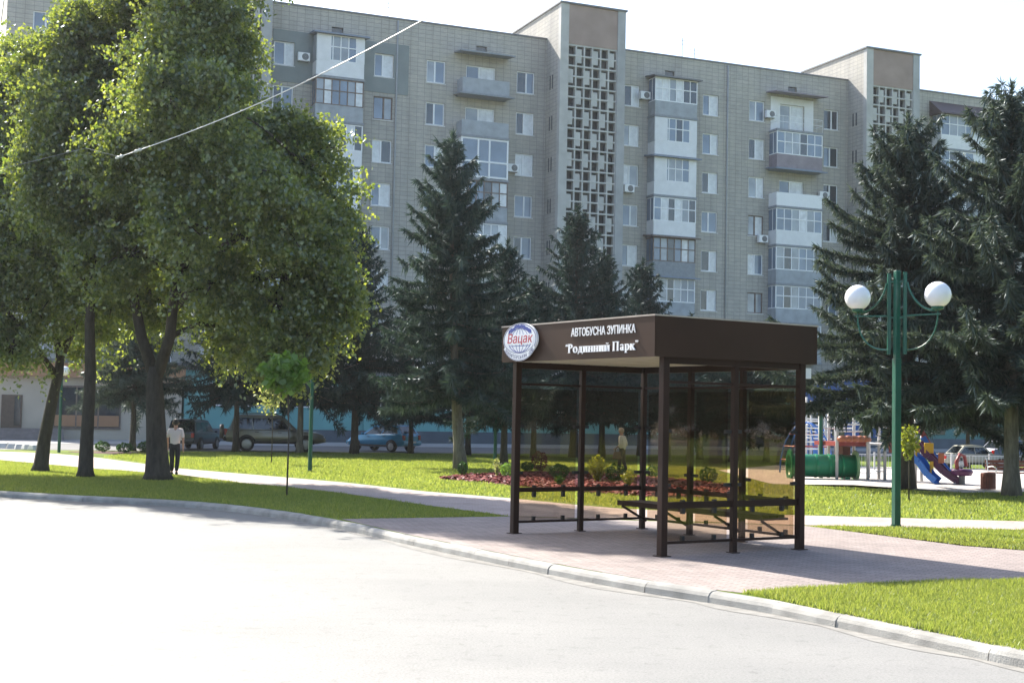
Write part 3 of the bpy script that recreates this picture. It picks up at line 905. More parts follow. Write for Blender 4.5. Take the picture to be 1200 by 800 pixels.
# ------------------------------------------------------------------ low shops along the foot of the block
M_teal = pm("teal_render", (.16, .38, .37), .85, var=.1, scale=.7)
M_plinth = pm("dark_plinth", (.09, .11, .13), .8, var=.15, scale=1)
M_beige = pm("beige_render", (.50, .44, .35), .85, var=.08, scale=.7)
M_terra = pm("terracotta_band", (.40, .22, .12), .8, var=.12, scale=1)
M_bluew = pm("blue_shopfront", (.05, .10, .27), .6, var=.15, scale=.8)
M_glassd = pm("shop_glass", (.03, .04, .05), .05, var=.2, spec=.9)
M_door = pm("brown_door", (.12, .085, .06), .6, var=.15)
M_step = pm("granite_steps", (.24, .21, .20), .8, var=.2, scale=2)
TF = -4.4                                   # shopfront line in front of the block
def shop(name, label, pa, pb, h, mat, plinth):
    s0 = FS(pa, 500, TF)[0]; s1 = FS(pb, 500, TF)[0]
    o = empty(name, (s0 * cT - TF * sT, YF + s0 * sT + TF * cT, 0), TH)
    tag(o, label, 'shop')
    w = MB(); w.box(0, s1 - s0, 0, -TF - .03, .9 if plinth else 0, h); w.build('wall', mat, o)
    if plinth: p = MB(); p.box(-.003, s1 - s0 + .003, -.06, -TF - .04, 0, .9); p.build('plinth', plinth, o)
    r = MB(); r.box(-.2, s1 - s0 + .2, -.35, -TF - .02, h, h + .22); r.build('roof', M_flash, o)
    return o, s0, s1
def px_local(px, py, s0, t):
    s, z = FS(px, py, TF + t)
    return s - s0, z
o, s0, s1 = shop('corner_shop', 'beige rendered corner shop with a terracotta band, seen behind the lime trunks', -160, 212, 4.6, M_beige, None)
b = MB(); b.box(-.1, s1 - s0 + .1, -.5, .05, 3.75, 4.55); b.build('fascia_band', M_terra, o)
for (xa, xb, ya, yb) in ((64, 140, 452, 502), (-120, -40, 455, 500)):
    x0, z1 = px_local(xa, ya, s0, 0); x1, z0 = px_local(xb, yb, s0, 0)
    w = MB(); w.box(x0, x1, -.05, -.004, z0, z1)
    wi = w.build('shop_window', M_glassd, o)
    f = MB()
    for z in (z0, z1): f.box(x0 - .05, x1 + .05, -.09, -.01, z - .05, z + .05)
    for i in range(4): x = x0 + (x1 - x0) * i / 3; f.box(x - .04, x + .04, -.085, -.012, z0 + .05, z1 - .05)
    f.build('frame', M_wood, wi)
    f = MB(); f.box(x0 + .06, x1 - .06, -.07, -.052, z0 + .1, z0 + .75); f.build('blind', M_terra, wi)
x0, z1 = px_local(2, 462, s0, 0); x1, z0 = px_local(25, 503, s0, 0)
d = MB(); d.box(x0, x1, -.08, -.004, .75, z1); do = d.build('door', M_door, o)
g = MB(); g.box(x0 + (x1 - x0) * .62, x1 - .1, -.1, -.082, .9, z1 - .12); g.build('door_glass', M_glassd, do)
st = MB()
for i in range(5): st.box(x0 - 3.4 + .0, x1 + 2.2, -2.6 + i * .33, -.01, i * .15 + .003 * 0, (i + 1) * .15)
st.build('steps', M_step, o)
o, s0, s1 = shop('teal_shop', 'long turquoise rendered shop with a dark plinth behind the parked cars', 215, 925, 4.4, M_teal, M_plinth)
for i in range(9):
    x = 3 + i * (s1 - s0 - 6) / 8
    w = MB(); w.box(x - 1.5, x + 1.5, -.05, -.004, 2.35, 3.6); wi = w.build('window', M_glassd, o)
    f = MB(); f.box(x - 1.56, x + 1.56, -.08, -.01, 2.27, 2.35); f.box(x - 1.56, x + 1.56, -.08, -.01, 3.6, 3.68); f.box(x - .04, x + .04, -.08, -.01, 2.35, 3.6); f.build('frame', M_white, wi)
for i in range(9):
    x = 1.2 + i * (s1 - s0 - 2.4) / 8
    p = MB(); p.box(x - .2, x + .2, -.12, -.003, .9, 4.1); p.build('pilaster', M_teal, o)
o, s0, s1 = shop('blue_shop', 'bright blue shop front showing through the climbing frame', 930, 1064, 5.2, M_bluew, M_plinth)
for i in range(4):
    x = 1.4 + i * (s1 - s0 - 2.8) / 3
    w = MB(); w.box(x - .55, x + .55, -.05, -.004, 1.0, 3.2); w.build('window', M_glassd, o)
o, s0, s1 = shop('green_shop', 'dull green shop at the far right behind the parked sedan', 1066, 1420, 4.4, pm("dull_green", (.10, .22, .2), .85), M_plinth)
for i in range(4):
    x = 2 + i * (s1 - s0 - 4) / 3
    w = MB(); w.box(x - 1.3, x + 1.3, -.05, -.004, 1.2, 3.3); w.build('window', M_glassd, o)

# ------------------------------------------------------------------ bus shelter
SL_, SW_ = 3.872, 2.687
SH_ANG = 2.1406 - math.pi
shel = tag(empty('bus_shelter', (0.10, 22.63, Z0 + .005), SH_ANG), 'brown steel bus shelter with bronze glass walls and a lettered roof fascia', 'bus shelter')
zb_, zt_ = 2.9575 - Z0, 3.536 - Z0
OV = .2556
def sadd(mb, name, mat, par=None, **k): return mb.build(name, mat, par or shel, **k)
posts = [(0, 0, .11), (0, SW_ / 2, .085), (0, SW_, .085), (SL_, 0, .11), (SL_, SW_ / 2, .085), (SL_, SW_, .11), (SL_ / 3, SW_, .085), (SL_ * 2 / 3, SW_, .085)]
for x, y, w in posts:
    p = MB(); p.box(x - w / 2, x + w / 2, y - w / 2, y + w / 2, 0, zb_ + .02)
    po = sadd(p, 'post', M_brown, bevel=.006)
    f = MB(); f.box(x - w * .85, x + w * .85, y - w * .85, y + w * .85, .001, .012); f.build('foot_plate', M_brown, po)
X0, X1, Y0, Y1 = -.09, SL_ + .09, -OV, SW_ + OV
fas = {}
for nm, (a, b, c, d) in dict(front=(X0, X1, Y0, Y0 + .03), back=(X0, X1, Y1 - .03, Y1), left=(X0, X0 + .03, Y0 + .032, Y1 - .032), right=(X1 - .03, X1, Y0 + .032, Y1 - .032)).items():
    m = MB(); m.box(a, b, c, d, zb_, zt_)
    fas[nm] = sadd(m, 'fascia', M_brownf, bevel=.003)
# thin drip edge along the top, coloured pale as a sunlit highlight
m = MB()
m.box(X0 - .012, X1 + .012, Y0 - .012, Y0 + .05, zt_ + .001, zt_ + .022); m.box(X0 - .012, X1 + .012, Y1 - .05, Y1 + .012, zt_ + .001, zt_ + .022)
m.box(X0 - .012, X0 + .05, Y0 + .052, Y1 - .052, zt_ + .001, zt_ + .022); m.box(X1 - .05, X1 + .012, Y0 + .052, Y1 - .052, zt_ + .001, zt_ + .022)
sadd(m, 'top_flashing', pm('edge_trim_highlight', (.42, .36, .30), .4, var=.1))
m = MB(); m.box(X0 + .04, X1 - .04, Y0 + .04, Y1 - .04, zt_ - .12, zt_ - .06); sadd(m, 'roof', M_brown)
# ribbed soffit sheet
m = MB()
ny = int((Y1 - Y0 - .08) / .4)
pts = []
for i in range(ny):
    y = Y0 + .04 + i * .4
    pts += [(y, .085), (y + .07, .085), (y + .075, .012), (y + .395, .012)]
pts.append((Y0 + .04 + ny * .4, .085))
vs = []
for y, z in pts: vs += [(X0 + .035, y, zb_ + z), (X1 - .035, y, zb_ + z)]
m.add(vs, [(2 * i, 2 * i + 1, 2 * i + 3, 2 * i + 2) for i in range(len(pts) - 1)])
sadd(m, 'soffit', M_soffit, fixn=False)
# roof beams resting on the posts
for x in (0, SL_): m = MB(); m.box(x - .04, x + .04, .07, SW_ - .07, zb_ - .09, zb_ + .015); sadd(m, 'roof_beam', M_brown)
m = MB(); m.box(.07, SL_ - .07, SW_ - .04, SW_ + .04, zb_ - .09, zb_ + .015); sadd(m, 'roof_beam', M_brown)
# bays: rails, clamps and glass
def bay(p, q, off, heavy):
    p, q, off = Vector(p), Vector(q), Vector(off)
    d = (q - p).normalized()
    a, b = p + d * .05, q - d * .05
    for z, h, w in ((2.48, .035, .035), (.72, .095 if heavy else .075, .022), (.19, .04, .03)):
        m = MB(); m.bar((a.x, a.y, z), (b.x, b.y, z), w, h)
        r = sadd(m, 'rail', M_brown)
        if z < 2:
            for t in (.28, .76):
                c = a + (b - a) * t
                k = MB()
                if z > .5: k.bar((c.x + off.x * .6, c.y + off.y * .6, z - .13), (c.x + off.x * .6, c.y + off.y * .6, z + .07), .06, .05, up=(d.x, d.y, 0))
                else: k.bar((c.x + off.x * .6, c.y + off.y * .6, z - .01), (c.x + off.x * .6, c.y + off.y * .6, z + .085), .05, .05, up=(d.x, d.y, 0))
                k.build('clamp', M_black, r)
    g0, g1 = p + d * .085 + off, q - d * .085 + off
    g = MB(); g.bar((g0.x, g0.y, 1.31), (g1.x, g1.y, 1.31), .008, 2.2)
    sadd(g, 'glass_panel', M_glass_tint)
    for z in (1.0, 1.78):
        for e, s in ((p, 1), (q, -1)):
            c = e + d * s * .1 + off * .5
            k = MB(); k.bar((c.x - d.x * .06, c.y - d.y * .06, z), (c.x + d.x * .05, c.y + d.y * .05, z), .05, .05); k.build('glass_bracket', M_black, shel)
bay((0, 0), (0, SW_ / 2), (-.05, 0), False); bay((0, SW_ / 2), (0, SW_), (-.05, 0), False)
bay((SL_, 0), (SL_, SW_ / 2), (-.055, 0), True); bay((SL_, SW_ / 2), (SL_, SW_), (-.055, 0), True)
for i in range(3): bay((SL_ * i / 3, SW_), (SL_ * (i + 1) / 3, SW_), (0, .05), False)
# bench along the back wall
m = MB()
for i in range(3): m.box(.16, SL_ - .16, SW_ - .62 + i * .16, SW_ - .62 + i * .16 + .145, .47, .52)
bench = sadd(m, 'bench_seat', M_brownf, bevel=.006)
m = MB(); m.box(.13, SL_ - .13, SW_ - .655, SW_ - .625, .44, .525); m.build('bench_edge', M_brown, bench)
for x in (.2, SL_ / 3 + .02, SL_ * 2 / 3 + .02, SL_ - .2):
    m = MB(); m.bar((x, SW_ - .62, .455), (x, SW_ - .06, .455), .035); m.bar((x, SW_ - .6, .43), (x, SW_ - .07, .16), .035); sadd(m, 'bench_bracket', M_brown)
# floodlight-like small white lamp at the back right corner
m = MB(); m.box(SL_ - .06, SL_ + .02, SW_ + .08, SW_ + .2, zb_ - .22, zb_ - .06); sadd(m, 'camera_box', M_white)

# lettering on the front fascia -------------------------------------------------
shm = Matrix.Translation(shel.location) @ Matrix.Rotation(SH_ANG, 4, 'Z')
shi = shm.inverted()
def on_fascia(px, py, y=Y0):
    n = shm.to_3x3() @ Vector((0, 1, 0))
    return shi @ onplane(px, py, shm @ Vector((0, y, 0)), n)
def text_mesh(name, body, x0, x1, z0, z1, y, mat, par, depth=.018, bold=.0, shear=0):
    cu = bpy.data.curves.new(name, 'FONT')
    cu.body = body; cu.extrude = .5; cu.offset = bold; cu.shear = shear; cu.resolution_u = 4
    t = bpy.data.objects.new(name, cu); col.objects.link(t)
    dg = bpy.context.evaluated_depsgraph_get(); dg.update()
    me = bpy.data.meshes.new_from_object(t.evaluated_get(dg))
    bpy.data.objects.remove(t)
    n = len(me.vertices); co = np.zeros(n * 3, np.float32); me.vertices.foreach_get("co", co); co = co.reshape(-1, 3)
    lo, hi = co.min(0), co.max(0)
    out = np.empty_like(co)
    out[:, 0] = x0 + (co[:, 0] - lo[0]) / (hi[0] - lo[0]) * (x1 - x0)
    out[:, 2] = z0 + (co[:, 1] - lo[1]) / (hi[1] - lo[1]) * (z1 - z0)
    out[:, 1] = y - (co[:, 2] - lo[2]) / max(1e-6, hi[2] - lo[2]) * depth
    me.vertices.foreach_set("co", out.ravel()); me.update()
    me.materials.clear(); me.materials.append(mat)
    o = bpy.data.objects.new(name, me); col.objects.link(o); o.parent = par
    return o
a = on_fascia(670, 393); b = on_fascia(745.5, 377)
zA = on_fascia(707, 388); 
text_mesh('lettering', 'АВТОБУСНА ЗУПИНКА', a.x, b.x, on_fascia(671, 394.5).z, on_fascia(671, 384.5).z, Y0 - .004, M_lett, fas['front'], .012, bold=.004)

def serif_text(x0, x1, zbase, xh, cap, y, par):
    """bold slab-serif letters drawn stroke by stroke: heavy stems, hairline joins, flat serifs"""
    mb = MB(); st = [0]
    def rect(a, b, c, d):
        st[0] += 1; e = .0002 * (st[0] % 40)
        mb.box(a, b, y - .012 - e, y, c, d)
    def quad(p):
        st[0] += 1; e = .0002 * (st[0] % 40)
        n = len(p)
        vs = [(q[0], y - .012 - e, q[1]) for q in p] + [(q[0], y, q[1]) for q in p]
        mb.add(vs, [tuple(range(n)), tuple(range(n, 2 * n))[::-1]] + [(i, (i + 1) % n, n + (i + 1) % n, n + i) for i in range(n)])
    def arc(cx, cz, rx, rz, tx, tz, a0, a1, n=14):
        for i in range(n):
            t0 = math.radians(a0 + (a1 - a0) * i / n); t1 = math.radians(a0 + (a1 - a0) * (i + 1) / n)
            o0 = (cx + rx * math.cos(t0), cz + rz * math.sin(t0)); o1 = (cx + rx * math.cos(t1), cz + rz * math.sin(t1))
            i0 = (cx + (rx - tx) * math.cos(t0), cz + (rz - tz) * math.sin(t0)); i1 = (cx + (rx - tx) * math.cos(t1), cz + (rz - tz) * math.sin(t1))
            quad([i0, o0, o1, i1])
    def stem(x, h, z=0, w=.17, sf=.05, t=.055):
        rect(x, x + w, z, z + h); rect(x - sf, x + w + sf, z, z + t); rect(x - sf, x + w + sf, z + h - t, z + h)
    # widths in units of cap height = 1, x-height .68
    items = []
    X = .68
    def gl(ch, x):
        if ch == '“':
            for k in (0, .16): quad([(x + k + .1, 1.0), (x + k + .02, .86), (x + k + .02, .74), (x + k + .12, .74), (x + k + .12, .86), (x + k + .08, .88)])
            return .34
        if ch == '”':
            for k in (0, .16): quad([(x + k + .02, .74), (x + k + .1, .88), (x + k + .02, .88), (x + k + .02, 1.0), (x + k + .13, 1.0), (x + k + .13, .88)])
            return .34
        if ch == 'Р': stem(x + .06, 1); arc(x + .22, .73, .38, .27, .18, .06, -90, 90); return .70
        if ch == 'р': stem(x + .05, .93, -.25); arc(x + .28, .34, .29, .355, .17, .07, -150, 150); return .64
        if ch == 'о': arc(x + .29, .34, .28, .36, .16, .07, 0, 360, 24); return .63
        if ch == 'а':
            arc(x + .24, .42, .23, .27, .14, .06, 20, 150); rect(x + .31, x + .47, 0, .45); rect(x + .31, x + .55, 0, .055); arc(x + .24, .2, .21, .2, .14, .055, 60, 320); return .60
        if ch == 'П': stem(x + .06, 1); stem(x + .56, 1); rect(x + .02, x + .78, .93, 1.0); return .90
        if ch == 'н': stem(x + .05, X); stem(x + .42, X); rect(x + .2, x + .44, .31, .38); return .70
        if ch in 'ий':
            stem(x + .05, X); stem(x + .42, X); quad([(x + .2, .05), (x + .28, .05), (x + .44, .63), (x + .36, .63)])
            if ch == 'й': arc(x + .32, .92, .15, .13, .06, .06, 180, 360, 8)
            return .70
        if ch == 'д':
            rect(x + .36, x + .53, .05, X); quad([(x + .1, .05), (x + .19, .05), (x + .27, .62), (x + .2, .62)]); rect(x + .16, x + .58, .62, X)
            rect(x + .02, x + .62, .0, .07); rect(x + .02, x + .09, -.16, .01); rect(x + .55, x + .62, -.16, .01); return .68
        if ch == 'к':
            stem(x + .05, X); quad([(x + .2, .31), (x + .28, .31), (x + .5, .62), (x + .42, .64)]); quad([(x + .24, .36), (x + .36, .42), (x + .6, .03), (x + .42, .03)])
            rect(x + .38, x + .64, 0, .055); rect(x + .38, x + .56, .625, X); return .66
        if ch == ' ': return .3
        return .5
    x = 0
    for ch in '“Родинний Парк”': x += gl(ch, x)
    sx = (x1 - x0) / x
    mb.v = [(x0 + v[0] * sx, v[1], zbase + v[2] * cap) for v in mb.v]
    return mb.build('lettering', M_lett, par, fixn=True)
a = on_fascia(663.5, 412); b = on_fascia(749, 405)
zb0 = on_fascia(667, 413.6).z; zc0 = on_fascia(667, 403.2).z
serif_text(a.x, b.x, zb0, .68, zc0 - zb0, Y0 - .004, fas['front'])

# oval emblem standing proud of the left end of the fascia
e0 = on_fascia(590.5, 402, Y0 - .06); e1 = on_fascia(629.5, 402, Y0 - .06)
ez0 = on_fascia(610, 423, Y0 - .06).z; ez1 = on_fascia(610, 378.5, Y0 - .06).z
ecx, erx = (e0.x + e1.x) / 2, (e1.x - e0.x) / 2
eh = ez1 - ez0
ecz = ez0 + eh * .56; erz = eh * .44
def ell(rx, rz, cx=0.0, cz=0.0, n=40, a0=0, a1=360): return [(cx + rx * math.cos(math.radians(a0 + (a1 - a0) * i / n)), cz + rz * math.sin(math.radians(a0 + (a1 - a0) * i / n))) for i in range(n + (a1 - a0 < 360))]
def plate(pts, y0, y1):
    n = len(pts)
    m = MB(); vs = [(p[0], y0, p[1]) for p in pts] + [(p[0], y1, p[1]) for p in pts]
    return m.add(vs, [tuple(range(n)), tuple(range(n, 2 * n))[::-1]] + [(i, (i + 1) % n, n + (i + 1) % n, n + i) for i in range(n)])
def ring_strip(mb, cx, cz, rx, rz, t, y0, y1, a0=0, a1=360, n=40):
    for i in range(n):
        A = [math.radians(a0 + (a1 - a0) * k / n) for k in (i, i + 1)]
        p = [(cx + rx * math.cos(A[0]), cz + rz * math.sin(A[0])), (cx + rx * math.cos(A[1]), cz + rz * math.sin(A[1])),
             (cx + (rx - t) * math.cos(A[1]), cz + (rz - t) * math.sin(A[1])), (cx + (rx - t) * math.cos(A[0]), cz + (rz - t) * math.sin(A[0]))]
        vs = [(q[0], y0, q[1]) for q in p] + [(q[0], y1, q[1]) for q in p]
        mb.add(vs, [(0, 1, 2, 3), (0, 4, 5, 1), (2, 6, 7, 3)])
    return mb
yE = Y0 - .07
logo = plate([(ecx + p[0], ecz + p[1]) for p in ell(erx, erz)], yE, Y0 - .03).build('emblem_disc', M_lett, shel)
bkt = MB(); bkt.box(ecx - .2, ecx + .2, Y0 - .032, Y0 - .001, ecz - .15, ecz + .12); bkt.build('emblem_bracket', M_brown, logo)
M_navy = pm("navy_print", (.035, .045, .16), .4, var=.05)
r = MB(); ring_strip(r, ecx, ecz, erx * .97, erz * .97, .014, yE - .003, yE - .0005); r.build('emblem_ring', M_navy, logo)
# globe grid
gm = MB()
grx, grz = erx * .70, erz * .74
ring_strip(gm, ecx, ecz - .01, grx, grz, .012, yE - .003, yE - .0005)
for f in (.35, .72): ring_strip(gm, ecx, ecz - .01, grx * f, grz, .008, yE - .0034, yE - .0006)
for z in (-.45, .45): gm.box(ecx - grx * .86, ecx + grx * .86, yE - .0038, yE - .0007, ecz - .01 + z * grz - .005, ecz - .01 + z * grz + .005)
gm.box(ecx - .004, ecx + .004, yE - .0042, yE - .0008, ecz - grz, ecz + grz)
gm.build('emblem_globe', M_blue, logo)
# blue crown of leaves over the globe
lf = MB()
rl = random.Random(2)
for i in range(15):
    t = -1 + 2 * i / 14
    cx = ecx + t * erx * .62; cz = ecz + erz * (.80 - .33 * t * t) + rl.uniform(-.012, .012)
    w = .055; ang = -t * .9
    p = [(cx + math.cos(ang + a) * w * (1 if a % math.pi < .1 else .55), cz + math.sin(ang + a) * w * (1 if a % math.pi < .1 else .55)) for a in (0, math.pi / 2, math.pi, 3 * math.pi / 2)]
    e = .0045 + .0002 * i
    vs = [(q[0], yE - e, q[1]) for q in p] + [(q[0], yE - .001, q[1]) for q in p]
    lf.add(vs, [(0, 1, 2, 3), (0, 4, 5, 1), (1, 5, 6, 2), (2, 6, 7, 3), (3, 7, 4, 0)])
lf.build('emblem_leaves', M_blue, logo)
# white band carrying the red name
plate([(ecx - erx * .82, ecz - .075), (ecx + erx * .82, ecz - .075), (ecx + erx * .86, ecz + .085), (ecx - erx * .86, ecz + .085)], yE - .0075, yE - .0055).build('emblem_band', M_lett, logo)
text_mesh('emblem_name', 'Вацак', ecx - erx * .72, ecx + erx * .80, ecz - .085, ecz + .105, yE - .008, M_red, logo, .003, bold=.006, shear=.18)
# ribbon below with small lettering
rbn = []
for i in range(15):
    a = math.radians(205 + 130 * i / 14); rbn.append((ecx + erx * 1.03 * math.cos(a), ecz + erz * 1.27 * math.sin(a) - .0))
for i in range(15):
    a = math.radians(335 - 130 * i / 14); rbn.append((ecx + erx * .93 * math.cos(a), ecz + erz * .80 * math.sin(a) - .0))
rib = plate(rbn, yE - .0095, yE - .006).build('emblem_ribbon', M_lett, logo)
word = 'КОНДИТЕРСЬКИЙ ДІМ'
for i, ch in enumerate(word):
    if ch == ' ': continue
    t = (i + .5) / len(word)
    a = math.radians(214 + 112 * t)
    x = ecx + erx * .97 * math.cos(a); z = ecz + erz * 1.03 * math.sin(a)
    text_mesh('emblem_letter', ch, x - .017, x + .017, z - .03, z + .03, yE - .0105, M_navy, rib, .002)
r = MB()
for (f, k) in ((1.25, 1.02), (.82, .94)):
    ring_strip(r, ecx, ecz, erx * k, erz * f, .008, yE - .0122, yE - .0097, 207, 333, 24)
r.build('ribbon_edge', M_navy, rib)

# ------------------------------------------------------------------ street lamps
def ball(c, r): return MB().sphere(c, r, 24, 14)
lp = G(1050, 618)
lamp = tag(empty('street_lamp', (lp.x, lp.y, Z0), 0), 'tall green lamp post with two white globes on curved arms, right of the shelter', 'street lamp', 'green globe lamps')
rgt = Vector((.80, -.60, 0))               # the arm with the nearer, right-hand globe
sc_l = lp.y / FPX                          # metres per photo pixel at the lamp
def lz(py): return D(1050, py, lp.y).z - Z0
m = MB(); m.box(-.062, .062, -.062, .062, 0, lz(420)); m.box(-.05, .05, -.05, .05, lz(420), lz(317)); mm = m.build('pole', M_green, lamp, bevel=.008); mm.rotation_euler = (0, 0, .3)
m = MB(); m.lathe([(.17, 0), (.17, .02), (.1, .03), (.1, .06)], 12); m.build('foot_plate', M_green, lamp)
for s in (-1, 1):
    o = rgt * (.155 * s)
    m = MB(); m.box(o.x - .03, o.x + .03, o.y - .03, o.y + .03, lz(415), lz(319 if s > 0 else 320)); m.build('side_bar', M_green, lamp)
    # width of arms measured from the globes in the photo
    gpx, gpy = ((1093.5, 344) if s > 0 else (1019, 350))
    R = (.245)
    armL = .78
    gc = Vector((0, 0, 0)) + rgt * (armL * s); gc.z = lz(347)
    arm = MB()
    base = gc - Vector((0, 0, R + .02))
    pts = []
    for i in range(11):
        t = i / 10
        p = rgt * (s * (armL * math.cos(t * math.pi / 2) ** .8 + .155 * (1 - math.cos(t * math.pi / 2)))); p.z = base.z - .10 - (base.z - .1 - lz(410)) * math.sin(t * math.pi / 2)
        pts.append(p)
    arm.tube([base] + pts, .016, 6)
    q0 = rgt * (.155 * s); q0.z = lz(370); q1 = rgt * ((armL + .05) * s); q1.z = lz(369)
    arm.bar(q0, q1, .03)
    pts = []
    for i in range(9):
        t = i / 8
        p = rgt * (s * (.2 + (armL - .24) * t ** 1.5)); p.z = lz(331) - (lz(331) - lz(365)) * math.sin(t * math.pi / 2)
        pts.append(p)
    arm.tube(pts, .02, 6)
    ao = arm.build('arm', M_green, lamp, smooth=False)
    cupm = MB(); cupm.lathe([(.03, base.z - .03), (.11, base.z - .0), (.115, base.z + .05), (.1, base.z + .06)], 14, (base.x, base.y, 0)); cupm.build('cup', M_green, ao)
    ball(gc, R).build('globe', M_globe, lamp, smooth=True)
for pyy in (330, 372):
    m = MB(); m.bar(-rgt * .155 + Vector((0, 0, lz(pyy))), rgt * .155 + Vector((0, 0, lz(pyy))), .03); m.build('tie_bar', M_green, lamp)

def small_lamp(px, py, ptop, label, side=None, ball_px=None):
    g = G(px, py)
    top = D(px, ptop, g.y).z - Z0
    o = tag(empty('street_lamp', (g.x, g.y, Z0)), label, 'street lamp', 'green globe lamps')
    m = MB(); m.tube([(0, 0, 0), (0, 0, top)], [.07, .055], 8); m.build('pole', M_green, o)
    if ball_px:
        gb = D(ball_px[0], ball_px[1], g.y)
        p = gb - Vector((g.x, g.y, Z0))
        ball((p.x, 0, p.z), .20).build('globe', M_globe, o, smooth=True)
        a = MB(); a.tube([(0, 0, top - .05), (p.x * .6, 0, top + .05), (p.x, 0, p.z - .2)], .02, 6); a.bar((-.0, 0, top - .3), (p.x, 0, p.z - .18), .02)
        ball((-p.x, 0, p.z), .20).build('globe', M_globe, o, smooth=True)
        a.tube([(0, 0, top - .05), (-p.x * .6, 0, top + .05), (-p.x, 0, p.z - .2)], .02, 6)
        a.build('arm', M_green, o)
    return o
small_lamp(69, 530, 440, 'green lamp post with white globes between the two leftmost lime trunks', ball_px=(76, 434.5))
small_lamp(363, 553, 425, 'plain green lamp post whose head is lost in lime leaves beside the grey car')
small_lamp(962, 560, 440, 'thin green lamp post in front of the green play tunnel')
small_lamp(580, 545, 440, 'slim green lamp post among spruce trunks left of the shelter')

# ------------------------------------------------------------------ overhead wire
wa = D(140, 184, 31.5); wb = D(560, -12, 24.0)
d = wb - wa
wire_pts = [wa + d * (i / 30) - Vector((0, 0, .25 * math.sin(math.pi * min(1, i / 30)))) for i in range(31)]
wire_pts += [wb + d * (i / 5) + Vector((0, 0, .2 * i)) for i in range(1, 5)]
wire = tag(empty('overhead_wire', wa), 'pale overhead wire with two insulators rising to the right across the lime crowns', 'wire')
M_pale = pm('porcelain', (.5, .52, .5), .3)
M_wire = pm("bright_wire", (.7, .7, .68), .4, metal=.0, var=.05)
m = MB(); m.tube([p - wa for p in wire_pts], .011, 6); m.build('cable', M_wire, wire, smooth=True)
for t in (0, 2):
    p = wire_pts[t] - wa
    q = (wire_pts[t + 1] - wire_pts[t]).normalized()
    m = MB(); m.tube([p - q * .16, p - q * .08, p, p + q * .08, p + q * .16], [.02, .042, .026, .042, .02], 10); m.build('insulator', M_pale, wire, smooth=True)
m = MB(); m.tube([Vector((0, 0, 0)), Vector((-.9, .3, .25)), Vector((-5.5, 3.2, -.2))], .008, 5); m.build('tail_cable', M_flash, wire)

# ------------------------------------------------------------------ trees
def leaf_quads(C, size, r, droop=.3, asp=.62, seedrng=rng):
    """rhombic leaves round points C"""
    n = len(C)
    u = seedrng.normal(size=(n, 3)); u[:, 2] -= droop * 1.5
    u /= np.linalg.norm(u, axis=1)[:, None]
    w = np.cross(u, seedrng.normal(size=(n, 3))); w /= np.linalg.norm(w, axis=1)[:, None] + 1e-9
    s = size * seedrng.uniform(.6, 1.3, n)[:, None]
    a = u * s * .5; b = w * s * asp * .5
    nrm = np.cross(u, w)
    V = np.stack([C - a, C + b - a * .1 + nrm * s * .06, C + a, C - b - a * .1 + nrm * s * .06], 1)
    return V.reshape(-1, 3)

